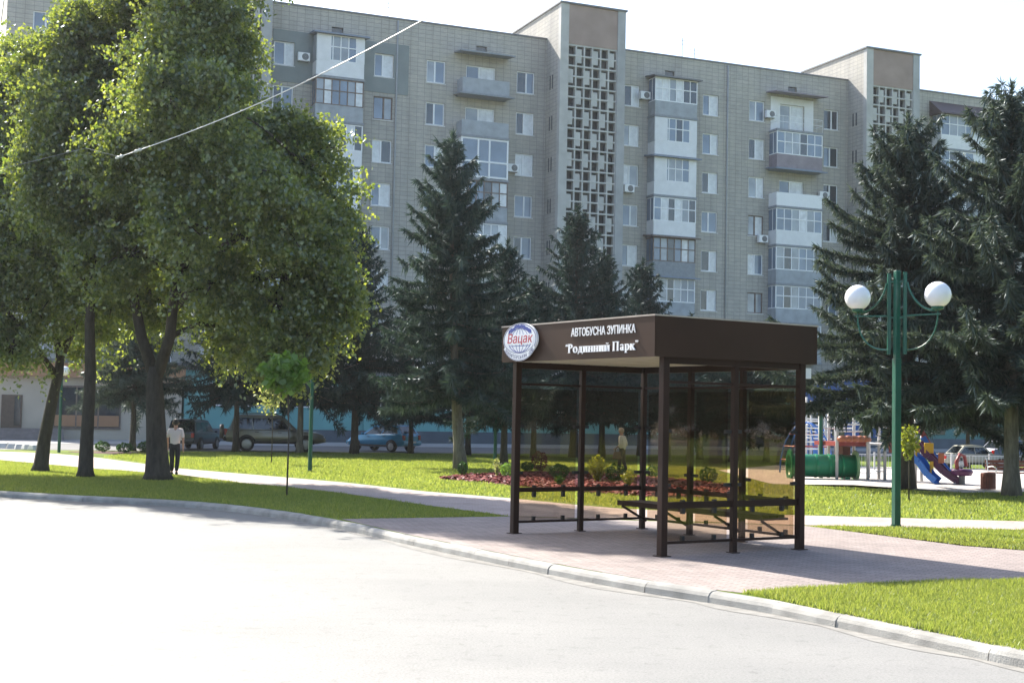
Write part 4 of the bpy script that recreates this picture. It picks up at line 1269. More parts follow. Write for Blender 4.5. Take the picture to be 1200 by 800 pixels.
def lime(name, label, base, trunk_px, limbs_px, blobs, r0, nleaf, leaf=.125, seed=1, group=None):
    """broadleaf tree: trunk and limbs read off the photo at the tree's distance, crown of leaf sprays filling uneven masses"""
    g = G(*base); y0 = g.y
    root = tag(empty(name, (g.x, g.y, Z0)), label, 'tree', group)
    o = Vector((g.x, g.y, Z0))
    r = np.random.default_rng(seed); rr = random.Random(seed)
    def L(px, py, dy=0): return D(px, py, y0 + dy) - o
    tp = [L(*p) for p in trunk_px]; tp[0].z = -.05
    n = len(tp)
    m = MB()
    rs = [r0 * (1 - .42 * i / (n - 1)) for i in range(n)]
    rs[0] = r0 * 1.45
    if (tp[1] - tp[0]).length > .6:
        tp.insert(1, tp[0].lerp(tp[1], .25 / (tp[1] - tp[0]).length)); rs.insert(1, r0 * 1.08)
    m.tube(tp, rs, 12)
    limb_ends = []
    for lb in limbs_px:
        pts = [L(*p) for p in lb]
        k = len(pts)
        ra = r0 * .52
        m.tube(pts, [ra * (1 - .75 * i / (k - 1)) for i in range(k)], 8)
        limb_ends += [(p, ra * (1 - .75 * i / (k - 1))) for i, p in enumerate(pts) if i > 0]
    cen = []; rad = []
    for b in blobs:
        px, py, rx, ry = b[:4]; dy = b[4] if len(b) > 4 else 0
        s = (y0 + dy) / FPX
        c = L(px, py, dy); cen.append(c); rad.append(Vector((rx * s, (rx * s * .55 + ry * s * .45), ry * s)))
    # boughs from the limbs to every mass
    tips = []
    for c, R in zip(cen, rad):
        p, ra = min(limb_ends, key=lambda q: (q[0] - c).length + .4 * max(0, q[0].z - c.z))
        mid = p.lerp(c, .5) + Vector((rr.uniform(-.2, .2), rr.uniform(-.2, .2), .25))
        rb_ = min(ra, .09)
        m.tube([p, mid, c], [rb_, rb_ * .7, rb_ * .45], 6)
        for _ in range(7):
            q = Vector([rr.gauss(0, 1) for _ in range(3)]).normalized()
            e = c + Vector((q.x * R.x, q.y * R.y, q.z * R.z)) * rr.uniform(.55, .9)
            mm_ = c.lerp(e, .5) + Vector((0, 0, rr.uniform(-.05, .2)))
            m.tube([c, mm_, e], [rb_ * .45, rb_ * .3, .012], 5)
    m.build('trunk', BARK_D, root, smooth=True)
    cen0 = np.array([list(c) for c in cen]); rad0 = np.array([list(R) for R in rad])
    lc, lr = [], []
    for c, R in zip(cen, rad):
        for _ in range(11):
            qq = Vector([rr.gauss(0, 1) for _ in range(3)]).normalized()
            f = rr.uniform(.35, .82)
            lc.append(c + Vector((qq.x * R.x * f, qq.y * R.y * f, qq.z * R.z * f)))
            k = rr.uniform(.24, .46)
            lr.append(Vector((R.x * k * rr.uniform(.9, 1.3), R.y * k * rr.uniform(.9, 1.3), R.z * k * rr.uniform(.65, 1.0))))
    cen, rad = lc, lr
    # leaves gathered in drooping clumps with gaps between them
    vol = np.array([R.x * R.y * R.z for R in rad]) ** .7
    per = 150
    ns = int(nleaf * .52) // per
    idx = r.choice(len(cen), ns, p=vol / vol.sum())
    q = r.normal(size=(ns, 3)); q /= np.linalg.norm(q, axis=1)[:, None]
    rad_f = r.uniform(.08, 1.0, ns) ** .45 * r.uniform(.8, 1.12, ns) * np.where(r.random(ns) < .16, r.uniform(1.05, 1.38, ns), 1)
    Cc = np.array([list(c) for c in cen])[idx]; Rr = np.array([list(R) for R in rad])[idx]
    sc_ = Cc + q * Rr * rad_f[:, None]
    cr = r.uniform(.18, .46, ns)
    out_ = q * .5; out_[:, 2] -= .25
    t = r.uniform(0, 1, (ns, per)) ** .6
    dr = r.normal(size=(ns, per, 3)); dr /= np.linalg.norm(dr, axis=2)[:, :, None]
    C = sc_[:, None, :] + dr * (t * cr[:, None])[:, :, None] * np.array([1.15, 1.15, .62])
    hx = np.linalg.norm((C - sc_[:, None, :])[:, :, :2], axis=2)
    C[:, :, 2] -= .55 * hx ** 1.6                       # the edges of every clump hang
    C += r.normal(size=C.shape) * .07
    # and loose drooping sprays all through and beyond the masses
    p2 = 16; n2 = int(nleaf * .30) // p2
    v0 = rad0.prod(1) ** .72
    i2 = r.choice(len(cen0), n2, p=v0 / v0.sum())
    q2 = r.normal(size=(n2, 3)); q2 /= np.linalg.norm(q2, axis=1)[:, None]
    f2 = r.uniform(.05, 1, n2) ** .42 * r.uniform(.85, 1.12, n2) * np.where(r.random(n2) < .2, r.uniform(1.02, 1.32, n2), 1)
    f2 *= .93 + .22 * np.sin(q2[:, 0] * 5 + i2) * np.sin(q2[:, 2] * 6 + 2 * i2)
    b2 = cen0[i2] + q2 * rad0[i2] * f2[:, None]
    a2_ = q2 * .8 + r.normal(size=(n2, 3)) * .6; a2_[:, 2] -= .35; a2_ /= np.linalg.norm(a2_, axis=1)[:, None]
    t2 = r.uniform(0, 1, (n2, p2)); l2 = r.uniform(.35, .8, n2)
    C2 = b2[:, None, :] + a2_[:, None, :] * (t2 * l2[:, None])[:, :, None] + r.normal(size=(n2, p2, 3)) * np.array([.075, .075, .05])
    C2[:, :, 2] -= .3 * (t2 * l2[:, None]) ** 1.7
    V = leaf_quads(np.concatenate([C.reshape(-1, 3), C2.reshape(-1, 3)]), leaf, r, .55, .74, r)
    np_mesh('crown', V, 4, L_LIME, root)
    return root
GL = 'tall lime trees by the kerb'
lime('lime_tree', 'leftmost lime tree, its leaning trunk forking low, crown cut by the left edge', (47, 552),
     [(47, 553), (52, 515), (61, 470), (69, 435), (71, 412)],
     [[(70, 418), (62, 370, .3), (45, 310, .6), (35, 230, .6), (30, 140, .5)], [(72, 418), (92, 372, -.3), (100, 320, -.6), (95, 250, -1)], [(66, 440), (30, 390, -.8), (-20, 330, -1.2)]],
     [(25, 260, 80, 100, .5), (20, 150, 62, 75, .8), (35, 350, 68, 58, -.8), (-60, 250, 90, 150, 0), (75, 330, 55, 65, -1.2), (50, 90, 40, 42, .6), (110, 395, 38, 32, 1), (-40, 380, 60, 60, -1), (15, 408, 44, 30, -1.5), (-70, 90, 50, 60, .4), (12, 95, 45, 45, .2), (40, 68, 36, 30, -.4), (0, 200, 55, 60, -1.5), (30, 270, 55, 60, -2)],
     .21, 230000, leaf=.112, seed=3, group=GL)
lime('lime_tree', 'middle lime tree with a single straight dark trunk, second from the left', (100, 559),
     [(100, 560), (102, 510), (106, 440), (105, 380), (108, 320)],
     [[(108, 325), (100, 250, .4), (92, 160, .4), (98, 70, 0)], [(108, 330), (130, 260, -.5), (150, 190, -.8)], [(106, 350), (80, 290, -.8), (60, 230, -1.2)]],
     [(105, 95, 58, 66, 0), (120, 210, 70, 80, -.9), (75, 190, 56, 74, -1.2), (95, 300, 64, 56, 1.2), (150, 60, 52, 56, .6), (75, 85, 36, 40, 0), (135, 340, 46, 40, 1.4), (108, 35, 36, 30, 0), (150, -40, 55, 55, -1), (140, -110, 60, 50, -1.8), (60, 215, 50, 60, -1.6), (55, 75, 48, 42, -.5), (98, 30, 42, 34, -.6), (70, 130, 50, 50, -1.8), (115, 300, 45, 45, -1.6)],
     .20, 215000, leaf=.112, seed=8, group=GL)
lime('lime_tree', 'big lime tree with a thick forked trunk and a wide crown hanging over the sapling', (185, 562),
     [(185, 563), (184, 530), (182, 480), (181, 448), (182, 430)],
     [[(181, 440), (166, 395, .1), (155, 340, .3), (150, 270, .5), (160, 170, .6), (190, 70, .5), (200, -60, .3)], [(184, 440), (199, 395, -.2), (206, 330, -.4), (225, 250, -.6), (245, 150, -.8), (240, 50, -.6), (235, -80, -.4)],
      [(203, 360), (250, 300, -1), (310, 250, -1.5), (365, 200, -1.8)], [(205, 340), (270, 330, -1.2), (340, 320, -2), (390, 320, -2.2)]],
     [(225, 110, 68, 85, 0), (240, 20, 56, 56, 0), (180, 30, 48, 56, .5), (175, 200, 66, 80, 1), (262, 195, 58, 76, -.8), (240, 290, 76, 60, .9), (330, 245, 56, 78, -1.6), (365, 185, 46, 46, -1.6),
      (398, 240, 32, 46, -1.4), (385, 310, 38, 66, -2), (325, 355, 60, 64, -2), (280, 385, 50, 50, 1.2), (360, 405, 36, 38, -2), (190, 355, 50, 40, 2.0), (284, 62, 24, 40, .3), (335, 150, 28, 24, -1.4), (325, 428, 40, 28, -1.8), (405, 360, 24, 40, -2),
      (215, -60, 75, 60, -1.5), (200, -140, 75, 60, -2.2), (280, -40, 50, 40, -1.8), (220, -215, 55, 45, -1.5), (140, 120, 45, 60, .4), (230, 200, 60, 60, -1.8), (300, 180, 40, 50, -1.6), (200, 150, 55, 55, -4), (272, 205, 48, 48, -4.2), (135, 180, 48, 50, -3.6), (335, 265, 42, 50, -3.8), (230, 0, 60, 60, -4.4), (215, 260, 50, 44, -4.4), (180, 70, 50, 50, -4), (250, 330, 46, 40, -2.6), (150, 300, 42, 42, -1.4), (200, 105, 48, 48, -5.2), (262, 120, 44, 42, -5.4), (240, -70, 60, 50, -4.6), (300, 215, 44, 46, -5)],
     .33, 400000, leaf=.112, seed=5, group=GL)

def spruce_mesh(seed, H, R, bare, mat_n, dens=1.0, trunk_r=.17, lean=(0, 0)):
    """spruce: tapering trunk, whorled boughs that droop and turn up at the tip, hung with short needle shoots"""
    r = np.random.default_rng(seed)
    tk = MB()
    tk.tube([(lean[0] * (1 - z / H) ** 2 * -1, lean[1] * 0, z) for z in np.linspace(-.05, H * .97, 14)], [trunk_r * (1.35 if i == 0 else (1 - .93 * i / 13)) for i in range(14)], 9)
    Q = []
    z = bare
    while z < H * .985:
        t = (z - bare) / (H - bare)
        nb = int(r.integers(6, 10)) if t < .85 else int(r.integers(4, 6))
        a0 = r.uniform(0, 6.28)
        for i in range(nb):
            az = a0 + 2 * math.pi * i / nb + r.normal(0, .18)
            prof = (1 - t) ** .82 * (1 - .22 * max(0, .1 - t) / .1)
            Lb = (R * prof + .12) * r.uniform(.62, 1.2)
            up = .75 * t ** 1.6 + .10 * r.normal() - .08
            sag = (.34 + .16 * r.normal()) * (1 - t) + .02
            npt = max(4, int(Lb / (.16 / dens)))
            s = np.linspace(0, 1, npt + 1)
            rad_ = Lb * s
            dz = Lb * (up * s - sag * s ** 1.4 + (.26 + .07 * r.normal()) * s ** 3.0)
            ca, sa = math.cos(az), math.sin(az)
            lx = -lean[0] * (1 - z / H) ** 2
            P = np.stack([rad_ * ca + lx, rad_ * sa, z + dz], 1)
            if Lb > .5: tk.tube(P[::max(1, npt // 4)], np.linspace(.035 * (1 - t) + .012, .008, len(P[::max(1, npt // 4)])), 4, cap=False)
            # side shoots
            for k in range(1, npt + 1):
                f = s[k]
                if f < .12: continue
                wlen = (.16 + .30 * Lb * .5 * (1 - f) ** .8 * (f ** .3)) 
                for side in (-1, 1):
                    for _ in range(2 + (r.random() < .6 * dens)):
                        d = np.array([ca * .75 - side * sa * 1.0, sa * .75 + side * ca * 1.0, -.22 + .12 * r.normal()])
                        d += r.normal(0, .18, 3); d /= np.linalg.norm(d)
                        ln = wlen * r.uniform(.6, 1.15)
                        ns = max(1, int(ln / .13))
                        for q in range(ns):
                            c = P[k] + d * ln * (q + .2) / ns
                            c[2] -= .12 * ln * (q / max(1, ns)) ** 2
                            Q.append((c, d, .17))
                    # pendulous tassel
                    if r.random() < .9 * dens:
                        d = np.array([r.normal(0, .3), r.normal(0, .3), -1.0]); d /= np.linalg.norm(d)
                        Q.append((P[k] + d * .03, d, .26 * r.uniform(.6, 1.2)))
                d = np.array([ca, sa, .15 + r.normal(0, .2)]) + r.normal(0, .2, 3); d /= np.linalg.norm(d)
                Q.append((P[k], d, .2))
        z += r.uniform(.30, .46) * (1.0 if t < .8 else .75) * (H / 12) ** .5
    for zz in np.arange(H * .93, H + .25, .09):
        for _ in range(4):
            d = np.array([r.normal(0, .5), r.normal(0, .5), .8]); d /= np.linalg.norm(d)
            Q.append((np.array([0, 0, zz]), d, .2))
    C = np.array([q[0] for q in Q]); Dv = np.array([q[1] for q in Q]); Ln = np.array([q[2] for q in Q]) * r.uniform(.8, 1.25, len(Q))
    # every shoot: two crossed narrow blades
    out = []
    for _ in range(5):
        w = np.cross(Dv, r.normal(size=(len(Q), 3))); w /= np.linalg.norm(w, axis=1)[:, None] + 1e-9
        w *= (Ln * .085)[:, None]
        Dj = Dv + r.normal(0, .34, Dv.shape)
        tip = C + Dj * Ln[:, None]; m1 = C + Dj * (Ln * .45)[:, None]
        out.append(np.stack([C - Dv * .02, m1 + w, tip, m1 - w], 1))
    V = np.concatenate(out).reshape(-1, 3)
    to = tk.build('trunk', BARK_S, None, smooth=True)
    co = np_mesh('crown', V, 4, mat_n)
    data = (to.data, co.data)
    bpy.data.objects.remove(to); bpy.data.objects.remove(co)
    return data, H
SPR = {'main': spruce_mesh(1, 12.0, 3.2, 2.75, L_SPRUCE, 1.25, .22, (.55, 0)),
       'dense': spruce_mesh(2, 11.0, 2.9, 2.5, L_SPRUCE2, 1.0, .19),
       'small': spruce_mesh(3, 9.0, 2.5, 2.3, L_SPRUCE2, 1.0, .16),
       'big': spruce_mesh(4, 11.8, 4.6, 2.9, L_SPRUCEL, 1.5, .24),
       'broad': spruce_mesh(6, 7.0, 3.0, 2.75, L_SPRUCE2, 1.0, .15)}
GS = 'spruces in the park'
def spruce(kind, px, py, ptop, label, rz=0, wid=1.0, bark=None, pos=None, crown=None):
    (td, cd), H = SPR[kind]
    g = G(px, py) if pos is None else Vector((pos[0], pos[1], Z0))
    h = (D(px, ptop, g.y).z - Z0) if ptop is not None else H
    o = tag(empty('spruce_tree', (g.x, g.y, Z0), rz), label, 'tree', GS)
    s = h / H
    for nm, d in (('trunk', td), ('crown', cd)):
        c = bpy.data.objects.new(nm, d); col.objects.link(c); c.parent = o
        c.scale = (s * wid, s * wid, s)
        if nm == 'trunk' and bark:
            c.material_slots[0].link = 'OBJECT'; c.material_slots[0].material = bark
        if nm == 'crown' and crown:
            c.material_slots[0].link = 'OBJECT'; c.material_slots[0].material = crown
    return o
spruce('main', 522, 549, 165, 'tall spruce with a pale leaning trunk, standing alone left of the shelter', rz=math.pi - .2, wid=1.02, bark=BARK_L)
spruce('dense', 590, 545, 288, 'dark spruce just right of the tall one, behind the emblem end of the shelter', rz=.5, wid=1.02)
spruce('dense', 672, 536, 250, 'pointed spruce rising over the shelter roof in front of the lattice tower', rz=2.0, wid=1.05)
spruce('small', 750, 534, 310, 'smaller spruce whose top shows right above the shelter corner', rz=1.1, wid=.95)
spruce('small', 548, 534, 330, 'slim dark spruce with a thin trunk behind the tall pale-trunked one', rz=4.0)
spruce('dense', 415, 532, 265, 'dark spruce to the left of the blue car, half hidden by lime leaves', rz=3.2, wid=1.05)
spruce('small', 481, 531, 345, 'spruce with a thin dark trunk standing right of the blue car', rz=2.6)
spruce('broad', 276, 529, 345, 'broad low spruce in front of the rear of the grey car', rz=.2)
spruce('broad', 351, 531, 335, 'broad low spruce in front of the bonnet of the grey car', rz=1.9, bark=BARK_L)
spruce('broad', 155, 528, 352, 'broad blue-green spruce behind the lime trunks in front of the beige shop', rz=4.4, wid=1.05, crown=L_SPRUCEL)
spruce('small', 625, 537, 330, 'dark spruce hidden behind the left glass wall of the shelter', rz=5.0)
spruce('dense', 705, 536, 300, 'dark spruce behind the walking woman', rz=.9)
spruce('dense', 808, 538, 372, 'low dark spruce behind the right glass wall of the shelter', rz=2.4, wid=1.25)
spruce('small', 868, 540, 384, 'dark spruce between the shelter and the playground', rz=3.7, wid=1.35)
for px, pt, lb in ((783, 424, 'added low dark spruce seen between the back posts through the glass'), (820, 418, 'added wide low spruce seen in the middle of the right glass wall'), (858, 424, 'added low spruce seen behind the middle post of the right glass wall'), (898, 426, 'added low spruce seen beside the right corner post of the shelter')):  # added trees blocking the bright facade behind the right glass wall
    spruce('broad', px, 538 + (px % 5), pt, lb, rz=px * .7, wid=1.55)
spruce('big', 1063, 572, 144, 'large blue-green spruce behind the twin globe lamp', rz=.4, wid=1.0)
spruce('big', 1185, 581, 106, 'large spruce cut by the right edge, its thick grey trunk beside the bin', rz=2.3, wid=.98, bark=BARK_L)
spruce('broad', 1134, 548, 408, 'low dark spruce in front of the beige sedan', rz=2.9)
spruce('dense', 1230, 552, 280, 'dark spruce at the right edge behind the thick grey trunk', rz=5.4, wid=1.1)

# the park goes on to the right of the picture: these show as reflections in the shelter's glass
for i, (kd, x, y, rz_) in enumerate((('dense', 17.5, 15.8, .3), ('big', 22.5, 12.2, 1.9), ('dense', 24.5, 17.2, 2.9), ('small', 20.0, 18.6, 4.0), ('big', 30.0, 14.6, 5.1), ('dense', 15.5, 12.2, .9), ('small', 28, 19.5, 2.2))):
    spruce(kd, 0, 0, None, 'dark spruce standing beyond the right edge, reflected in the shelter glass', rz=rz_, pos=(x, y))

for i, (kd, x, y, rz_) in enumerate((('dense', -38, 27.5, .2), ('small', -39, 30.8, 1.4), ('dense', -37.5, 34.0, 2.2), ('small', -38.5, 37.2, 3.6), ('dense', -44, 29.2, 4.4), ('dense', -44.5, 32.4, 5.0), ('small', -43.5, 35.6, .8), ('dense', -44, 39, 1.9))):  # unseen spruces added to block low sky from the glass reflections
    spruce(kd, 0, 0, None, 'dark spruce added beyond the left edge, blocking bright sky from the shelter glass', rz=rz_, wid=1.25, pos=(x, y))

# ------------------------------------------------------------------ saplings, shrubs
def sapling(px, py, ptop, pbot, rpx, label, mat, leaf, nl, ball=1.0, stake=True, r=.022, pale=False):
    g = G(px, py); s = g.y / FPX
    o = tag(empty('sapling', (g.x, g.y, Z0)), label, 'sapling')
    ct = D(px, (ptop + pbot) / 2, g.y) - Vector((g.x, g.y, Z0))
    rz_ = (pbot - ptop) / 2 * s; rx = rpx * s
    m = MB(); m.tube([(0, 0, -.02), (.01, 0, ct.z * .5), (ct.x * .7, 0, ct.z - rz_ * .3), (ct.x, 0, ct.z + rz_ * .5)], [r, r * .85, r * .7, r * .3], 7)
    rr = np.random.default_rng(int(px))
    for i in range(9):
        q = rr.normal(size=3); q /= np.linalg.norm(q)
        m.tube([(ct.x * .7, 0, ct.z - rz_ * .4), (ct.x + q[0] * rx * .8, q[1] * rx * .8, ct.z + q[2] * rz_ * .8)], [r * .4, .004], 4)
    m.build('trunk', BARK_S, o, smooth=True)
    q = rr.normal(size=(nl, 3)); q /= np.linalg.norm(q, axis=1)[:, None]
    f = rr.uniform(.2, 1, nl) ** .5 * (1 + .28 * np.sin(q[:, 0] * 6 + 1) * np.sin(q[:, 2] * 7) + .15 * np.sin(q[:, 1] * 9))
    C = np.array([ct.x, 0, ct.z]) + q * np.array([rx, rx, rz_]) * f[:, None]
    np_mesh('crown', leaf_quads(C, leaf, rr, .35, .62, rr), 4, mat, o)
    return o
sapling(336, 581, 415, 462, 28, 'young tree with a round bright green crown on a thin stem near the kerb', L_SAP, .2, 620)
sapling(318, 543, 442, 487, 19, 'young tree with pale whitish leaves behind the bright green sapling', L_PALE, .15, 240)
sapling(1065, 586, 498, 538, 11, 'thin yellow-green sapling beside the twin globe lamp post', L_YEL, .11, 420)

def shrub(px, py, w, h, label, mat, n, leaf=.06, kind='ball', g=None):
    g = G(px, py) if g is None else g
    s = g.y / FPX
    o = tag(empty('shrub', (g.x, g.y, Z0 + .02)), label, 'shrub')
    rr = np.random.default_rng(int(px * 7 + py))
    W, H = w * s / 2, h * s
    st = MB()
    for i in range(5):
        a = rr.uniform(0, 6.28); st.tube([(0, 0, 0), (math.cos(a) * W * .35, math.sin(a) * W * .35, H * .55)], [.015, .006], 4)
    st.build('stem', BARK_S, o)
    if kind == 'ball':
        q = rr.normal(size=(n, 3)); q /= np.linalg.norm(q, axis=1)[:, None]
        C = np.array([0, 0, H * .52]) + q * np.array([W, W, H * .48]) * (rr.uniform(.4, 1, n) ** .3)[:, None] * (1 + .1 * np.sin(q[:, 0] * 7) * np.sin(q[:, 2] * 5))[:, None]
        V = leaf_quads(C, leaf, rr, .0, .6, rr)
    else:
        a = rr.uniform(0, 6.28, n); t = rr.uniform(.15, 1, n); sp = rr.uniform(.1, 1, n)
        C = np.stack([np.cos(a) * W * sp * t, np.sin(a) * W * sp * t, H * t * (1.05 - .35 * sp)], 1)
        V = leaf_quads(C, leaf, rr, -.5, .4, rr)
    np_mesh('foliage', V, 4, mat, o)
    return o
shrub(542, 557, 12, 16, 'small clipped round bush on a short stem at the left tip of the red bed', L_SHRUB, 500, .06)
shrub(594, 560, 16, 17, 'upright green bush at the left shelter post in the red bed', L_SAP, 700, .06)
shrub(582, 560, 12, 24, 'light grassy plant left of the shelter post in the red bed', L_PALE, 200, .09, 'spray')
shrub(632, 553, 20, 24, 'dark red barberry bush at the back of the bed', L_RED, 900, .06)
shrub(655, 562, 24, 18, 'low dark juniper seen through the left glass', L_SHRUB, 900, .06)
shrub(655, 570, 16, 12, 'small spreading green plant near the front of the bed', L_SHRUB, 350, .07, 'spray')
shrub(700, 566, 34, 32, 'large yellow-green golden bush in the middle of the bed', L_YEL, 1100, .09, 'spray')
shrub(722, 566, 26, 22, 'rounded dark green bush right of the golden one', L_SHRUB, 900, .06)
shrub(736, 572, 20, 20, 'short yellowish tufted plant at the right of the bed below the woman', L_YEL, 420, .08, 'spray')
shrub(618, 553, 15, 12, 'low green mound behind the shelter post at the bed back edge', L_SHRUB, 500, .06)
shrub(765, 560, 16, 14, 'low bush at the right back edge of the bed behind a shelter post', L_SHRUB, 500, .06)
shrub(830, 566, 22, 18, 'bush in the bed behind the right glass wall', L_SHRUB, 600, .07)
for i, (px, py, w, h, lb) in enumerate([(120, 530, 18, 13, 'low bush at the left end of the planting behind the lime trunks'), (146, 531, 20, 12, 'low bush in the middle of the planting behind the lime trunks'), (170, 531, 18, 14, 'low bush beside the thick lime trunk in the back planting')]):
    shrub(px, py, w, h, lb, L_SHRUB, 500, .09)

# ------------------------------------------------------------------ cars
def carpaint(name, c, metal=.3):
    m = pm(name, c, .28, metal, .04, 2)
    m.node_tree.nodes["Principled BSDF"].inputs["Coat Weight"].default_value = .6
    return m
M_rim = pm("alloy_rim", (.4, .4, .41), .35, metal=.8)
M_tail = pm("tail_lamp", (.35, .01, .01), .2)
M_headl = pm("head_lamp", (.7, .72, .74), .1)
M_plate = pm("number_plate", (.7, .7, .68), .5)
def make_car(name, label, loc, rz, scale, paint, L, W, zb, belt, hood, tail, gh, roofz, wheel_r, axles, spare=False, roof_rails=False):
    """x forward. belt: [(x, z)] top line of the lower body, gh: greenhouse x at belt and at roof"""
    o = tag(empty(name, loc, rz), label, 'car')
    o.scale = (scale,) * 3
    hw = W / 2
    # lower body, lofted
    m = MB(); xs = [p[0] for p in belt]
    ring = []
    for x, z in belt:
        e = abs(x) / (L / 2); nar = 1 - .10 * e ** 4
        w = hw * nar; zl = zb + (.10 * max(0, e - .8) / .2)
        ring.append([(x, -w * .93, zl), (x, -w, zl + .18), (x, -w * 1.0, zb + (z - zb) * .55), (x, -w * .955, z - .04), (x, -w * .90, z), (x, 0, z + .03),
                     (x, w * .90, z), (x, w * .955, z - .04), (x, w * 1.0, zb + (z - zb) * .55), (x, w, zl + .18), (x, w * .93, zl)])
    k = len(ring[0])
    vs = [p for r_ in ring for p in r_]
    fs = []
    for i in range(len(ring) - 1):
        for j in range(k - 1): fs.append((i * k + j, i * k + j + 1, (i + 1) * k + j + 1, (i + 1) * k + j))
        fs.append((i * k + k - 1, i * k, (i + 1) * k, (i + 1) * k + k - 1))
    fs.append(tuple(range(k))[::-1]); fs.append(tuple((len(ring) - 1) * k + j for j in range(k)))
    m.add(vs, fs)
    # greenhouse
    (xr0, xr1, xf1, xf0) = gh        # rear belt, rear roof, front roof, front belt
    zbelt = np.interp
    bz = lambda x: float(np.interp(x, xs, [p[1] for p in belt]))
    wb, wr = hw * .90, hw * .76
    base = [(xr0, -wb, bz(xr0) - .02), (xf0, -wb, bz(xf0) - .02), (xf0, wb, bz(xf0) - .02), (xr0, wb, bz(xr0) - .02)]
    nst = 6
    rows = []
    for i in range(nst + 1):
        t = i / nst; x = xr1 + (xf1 - xr1) * t
        zr = roofz - .05 * (2 * t - 1) ** 2
        rows.append([(x, -wr, zr - .03), (x, -wr * .8, zr), (x, 0, zr + .025), (x, wr * .8, zr), (x, wr, zr - .03)])
    b0 = len(base)
    vv = base + [p for r_ in rows for p in r_]
    ff = []
    for i in range(nst):
        for j in range(4): ff.append((b0 + i * 5 + j, b0 + i * 5 + j + 1, b0 + (i + 1) * 5 + j + 1, b0 + (i + 1) * 5 + j))
    ff.append(tuple([0] + [1] + [b0 + i * 5 for i in range(nst, -1, -1)]))
    ff.append(tuple([2, 3] + [b0 + i * 5 + 4 for i in range(0, nst + 1)]))
    ff.append((3, 0, b0, b0 + 1, b0 + 2, b0 + 3, b0 + 4))
    e = b0 + nst * 5
    ff.append((1, 2, e + 4, e + 3, e + 2, e + 1, e))
    m.add(vv, ff)
    body = m.build('body', paint, o)
    for p in body.data.polygons: p.use_smooth = True
    es = body.modifiers.new('split', 'EDGE_SPLIT'); es.split_angle = math.radians(28)
    # glass
    def lerp(a, b, t): return tuple(a[i] + (b[i] - a[i]) * t for i in range(3))
    def panel(a, b, c, d, off, name_):
        g = MB(); n = (Vector(b) - Vector(a)).cross(Vector(d) - Vector(a)).normalized()
        if n.dot(Vector(off)) < 0: n = -n
        P = [Vector(p) + n * .008 for p in (a, b, c, d)]; Q_ = [Vector(p) - n * .01 for p in (a, b, c, d)]
        g.add(P + Q_, [(0, 1, 2, 3), (7, 6, 5, 4), (0, 4, 5, 1), (1, 5, 6, 2), (2, 6, 7, 3), (3, 7, 4, 0)])
        return g.build(name_, M_carglass, o)
    zr = roofz - .03
    for sy in (-1, 1):
        ba = (xr0, sy * wb, bz(xr0) - .02); bb = (xf0, sy * wb, bz(xf0) - .02); ta = (xr1, sy * wr, zr - .05); tb = (xf1, sy * wr, zr - .05)
        def pt(u, v): return lerp(lerp(ba, bb, u), lerp(ta, tb, u), v)
        nw = 3 if (xf0 - xr0) > 2.9 else 2
        br = [.06 + (.92 - .06) * i / nw for i in range(nw + 1)]
        for i in range(nw): panel(pt(br[i] + .012, .1), pt(br[i + 1] - .012, .1), pt(br[i + 1] - .012, .86), pt(br[i] + .012, .86), (0, sy, 0), 'side_window')
    for (xb, xt, sx, nm) in ((xf0, xf1, 1, 'windscreen'), (xr0, xr1, -1, 'rear_window')):
        A = (xb, -wb, bz(xb) - .02); B = (xb, wb, bz(xb) - .02); C = (xt, wr, zr - .03); Dd = (xt, -wr, zr - .03)
        def pt2(u, v): return lerp(lerp(A, B, u), lerp(Dd, C, u), v)
        panel(pt2(.07, .14), pt2(.93, .14), pt2(.93, .9), pt2(.07, .9), (sx, 0, .3), nm)
    # wheels
    for ax in axles:
        for sy in (-1, 1):
            w = MB(); w.lathe([(wheel_r * .62, -.09), (wheel_r * .95, -.10), (wheel_r, -.06), (wheel_r, .06), (wheel_r * .95, .10), (wheel_r * .62, .09)], 20, (0, 0, 0), 'y')
            wo = w.build('wheel', M_black, o, smooth=True); wo.location = (ax, sy * (hw - .075), wheel_r)
            rm = MB(); rm.lathe([(.01, sy * .085), (wheel_r * .2, sy * .095), (wheel_r * .55, sy * .07), (wheel_r * .66, sy * .1)], 16, (0, 0, 0), 'y')
            for q in range(5):
                a = q * 2 * math.pi / 5; rm.bar((0, sy * .1, 0), (wheel_r * .6 * math.cos(a), sy * .1, wheel_r * .6 * math.sin(a)), .06, .03, up=(0, 1, 0))
            rm.build('rim', M_rim, wo)
            am = MB()
            ns = 12
            for i in range(ns):
                a0 = math.pi * i / ns; a1 = math.pi * (i + 1) / ns
                R0, R1 = wheel_r * 1.0, wheel_r * 1.2
                y0_, y1_ = sy * (hw - .25), sy * (hw + .012)
                am.add([(ax + R1 * math.cos(a0), y1_, wheel_r + R1 * math.sin(a0)), (ax + R1 * math.cos(a1), y1_, wheel_r + R1 * math.sin(a1)), (ax + R0 * math.cos(a1), y1_, wheel_r + R0 * math.sin(a1)), (ax + R0 * math.cos(a0), y1_, wheel_r + R0 * math.sin(a0)),
                        (ax + R1 * math.cos(a0), y0_, wheel_r + R1 * math.sin(a0)), (ax + R1 * math.cos(a1), y0_, wheel_r + R1 * math.sin(a1))],
                       [(0, 1, 2, 3), (0, 4, 5, 1)])
            am.build('wheel_arch', M_black, o)
    xb = L / 2
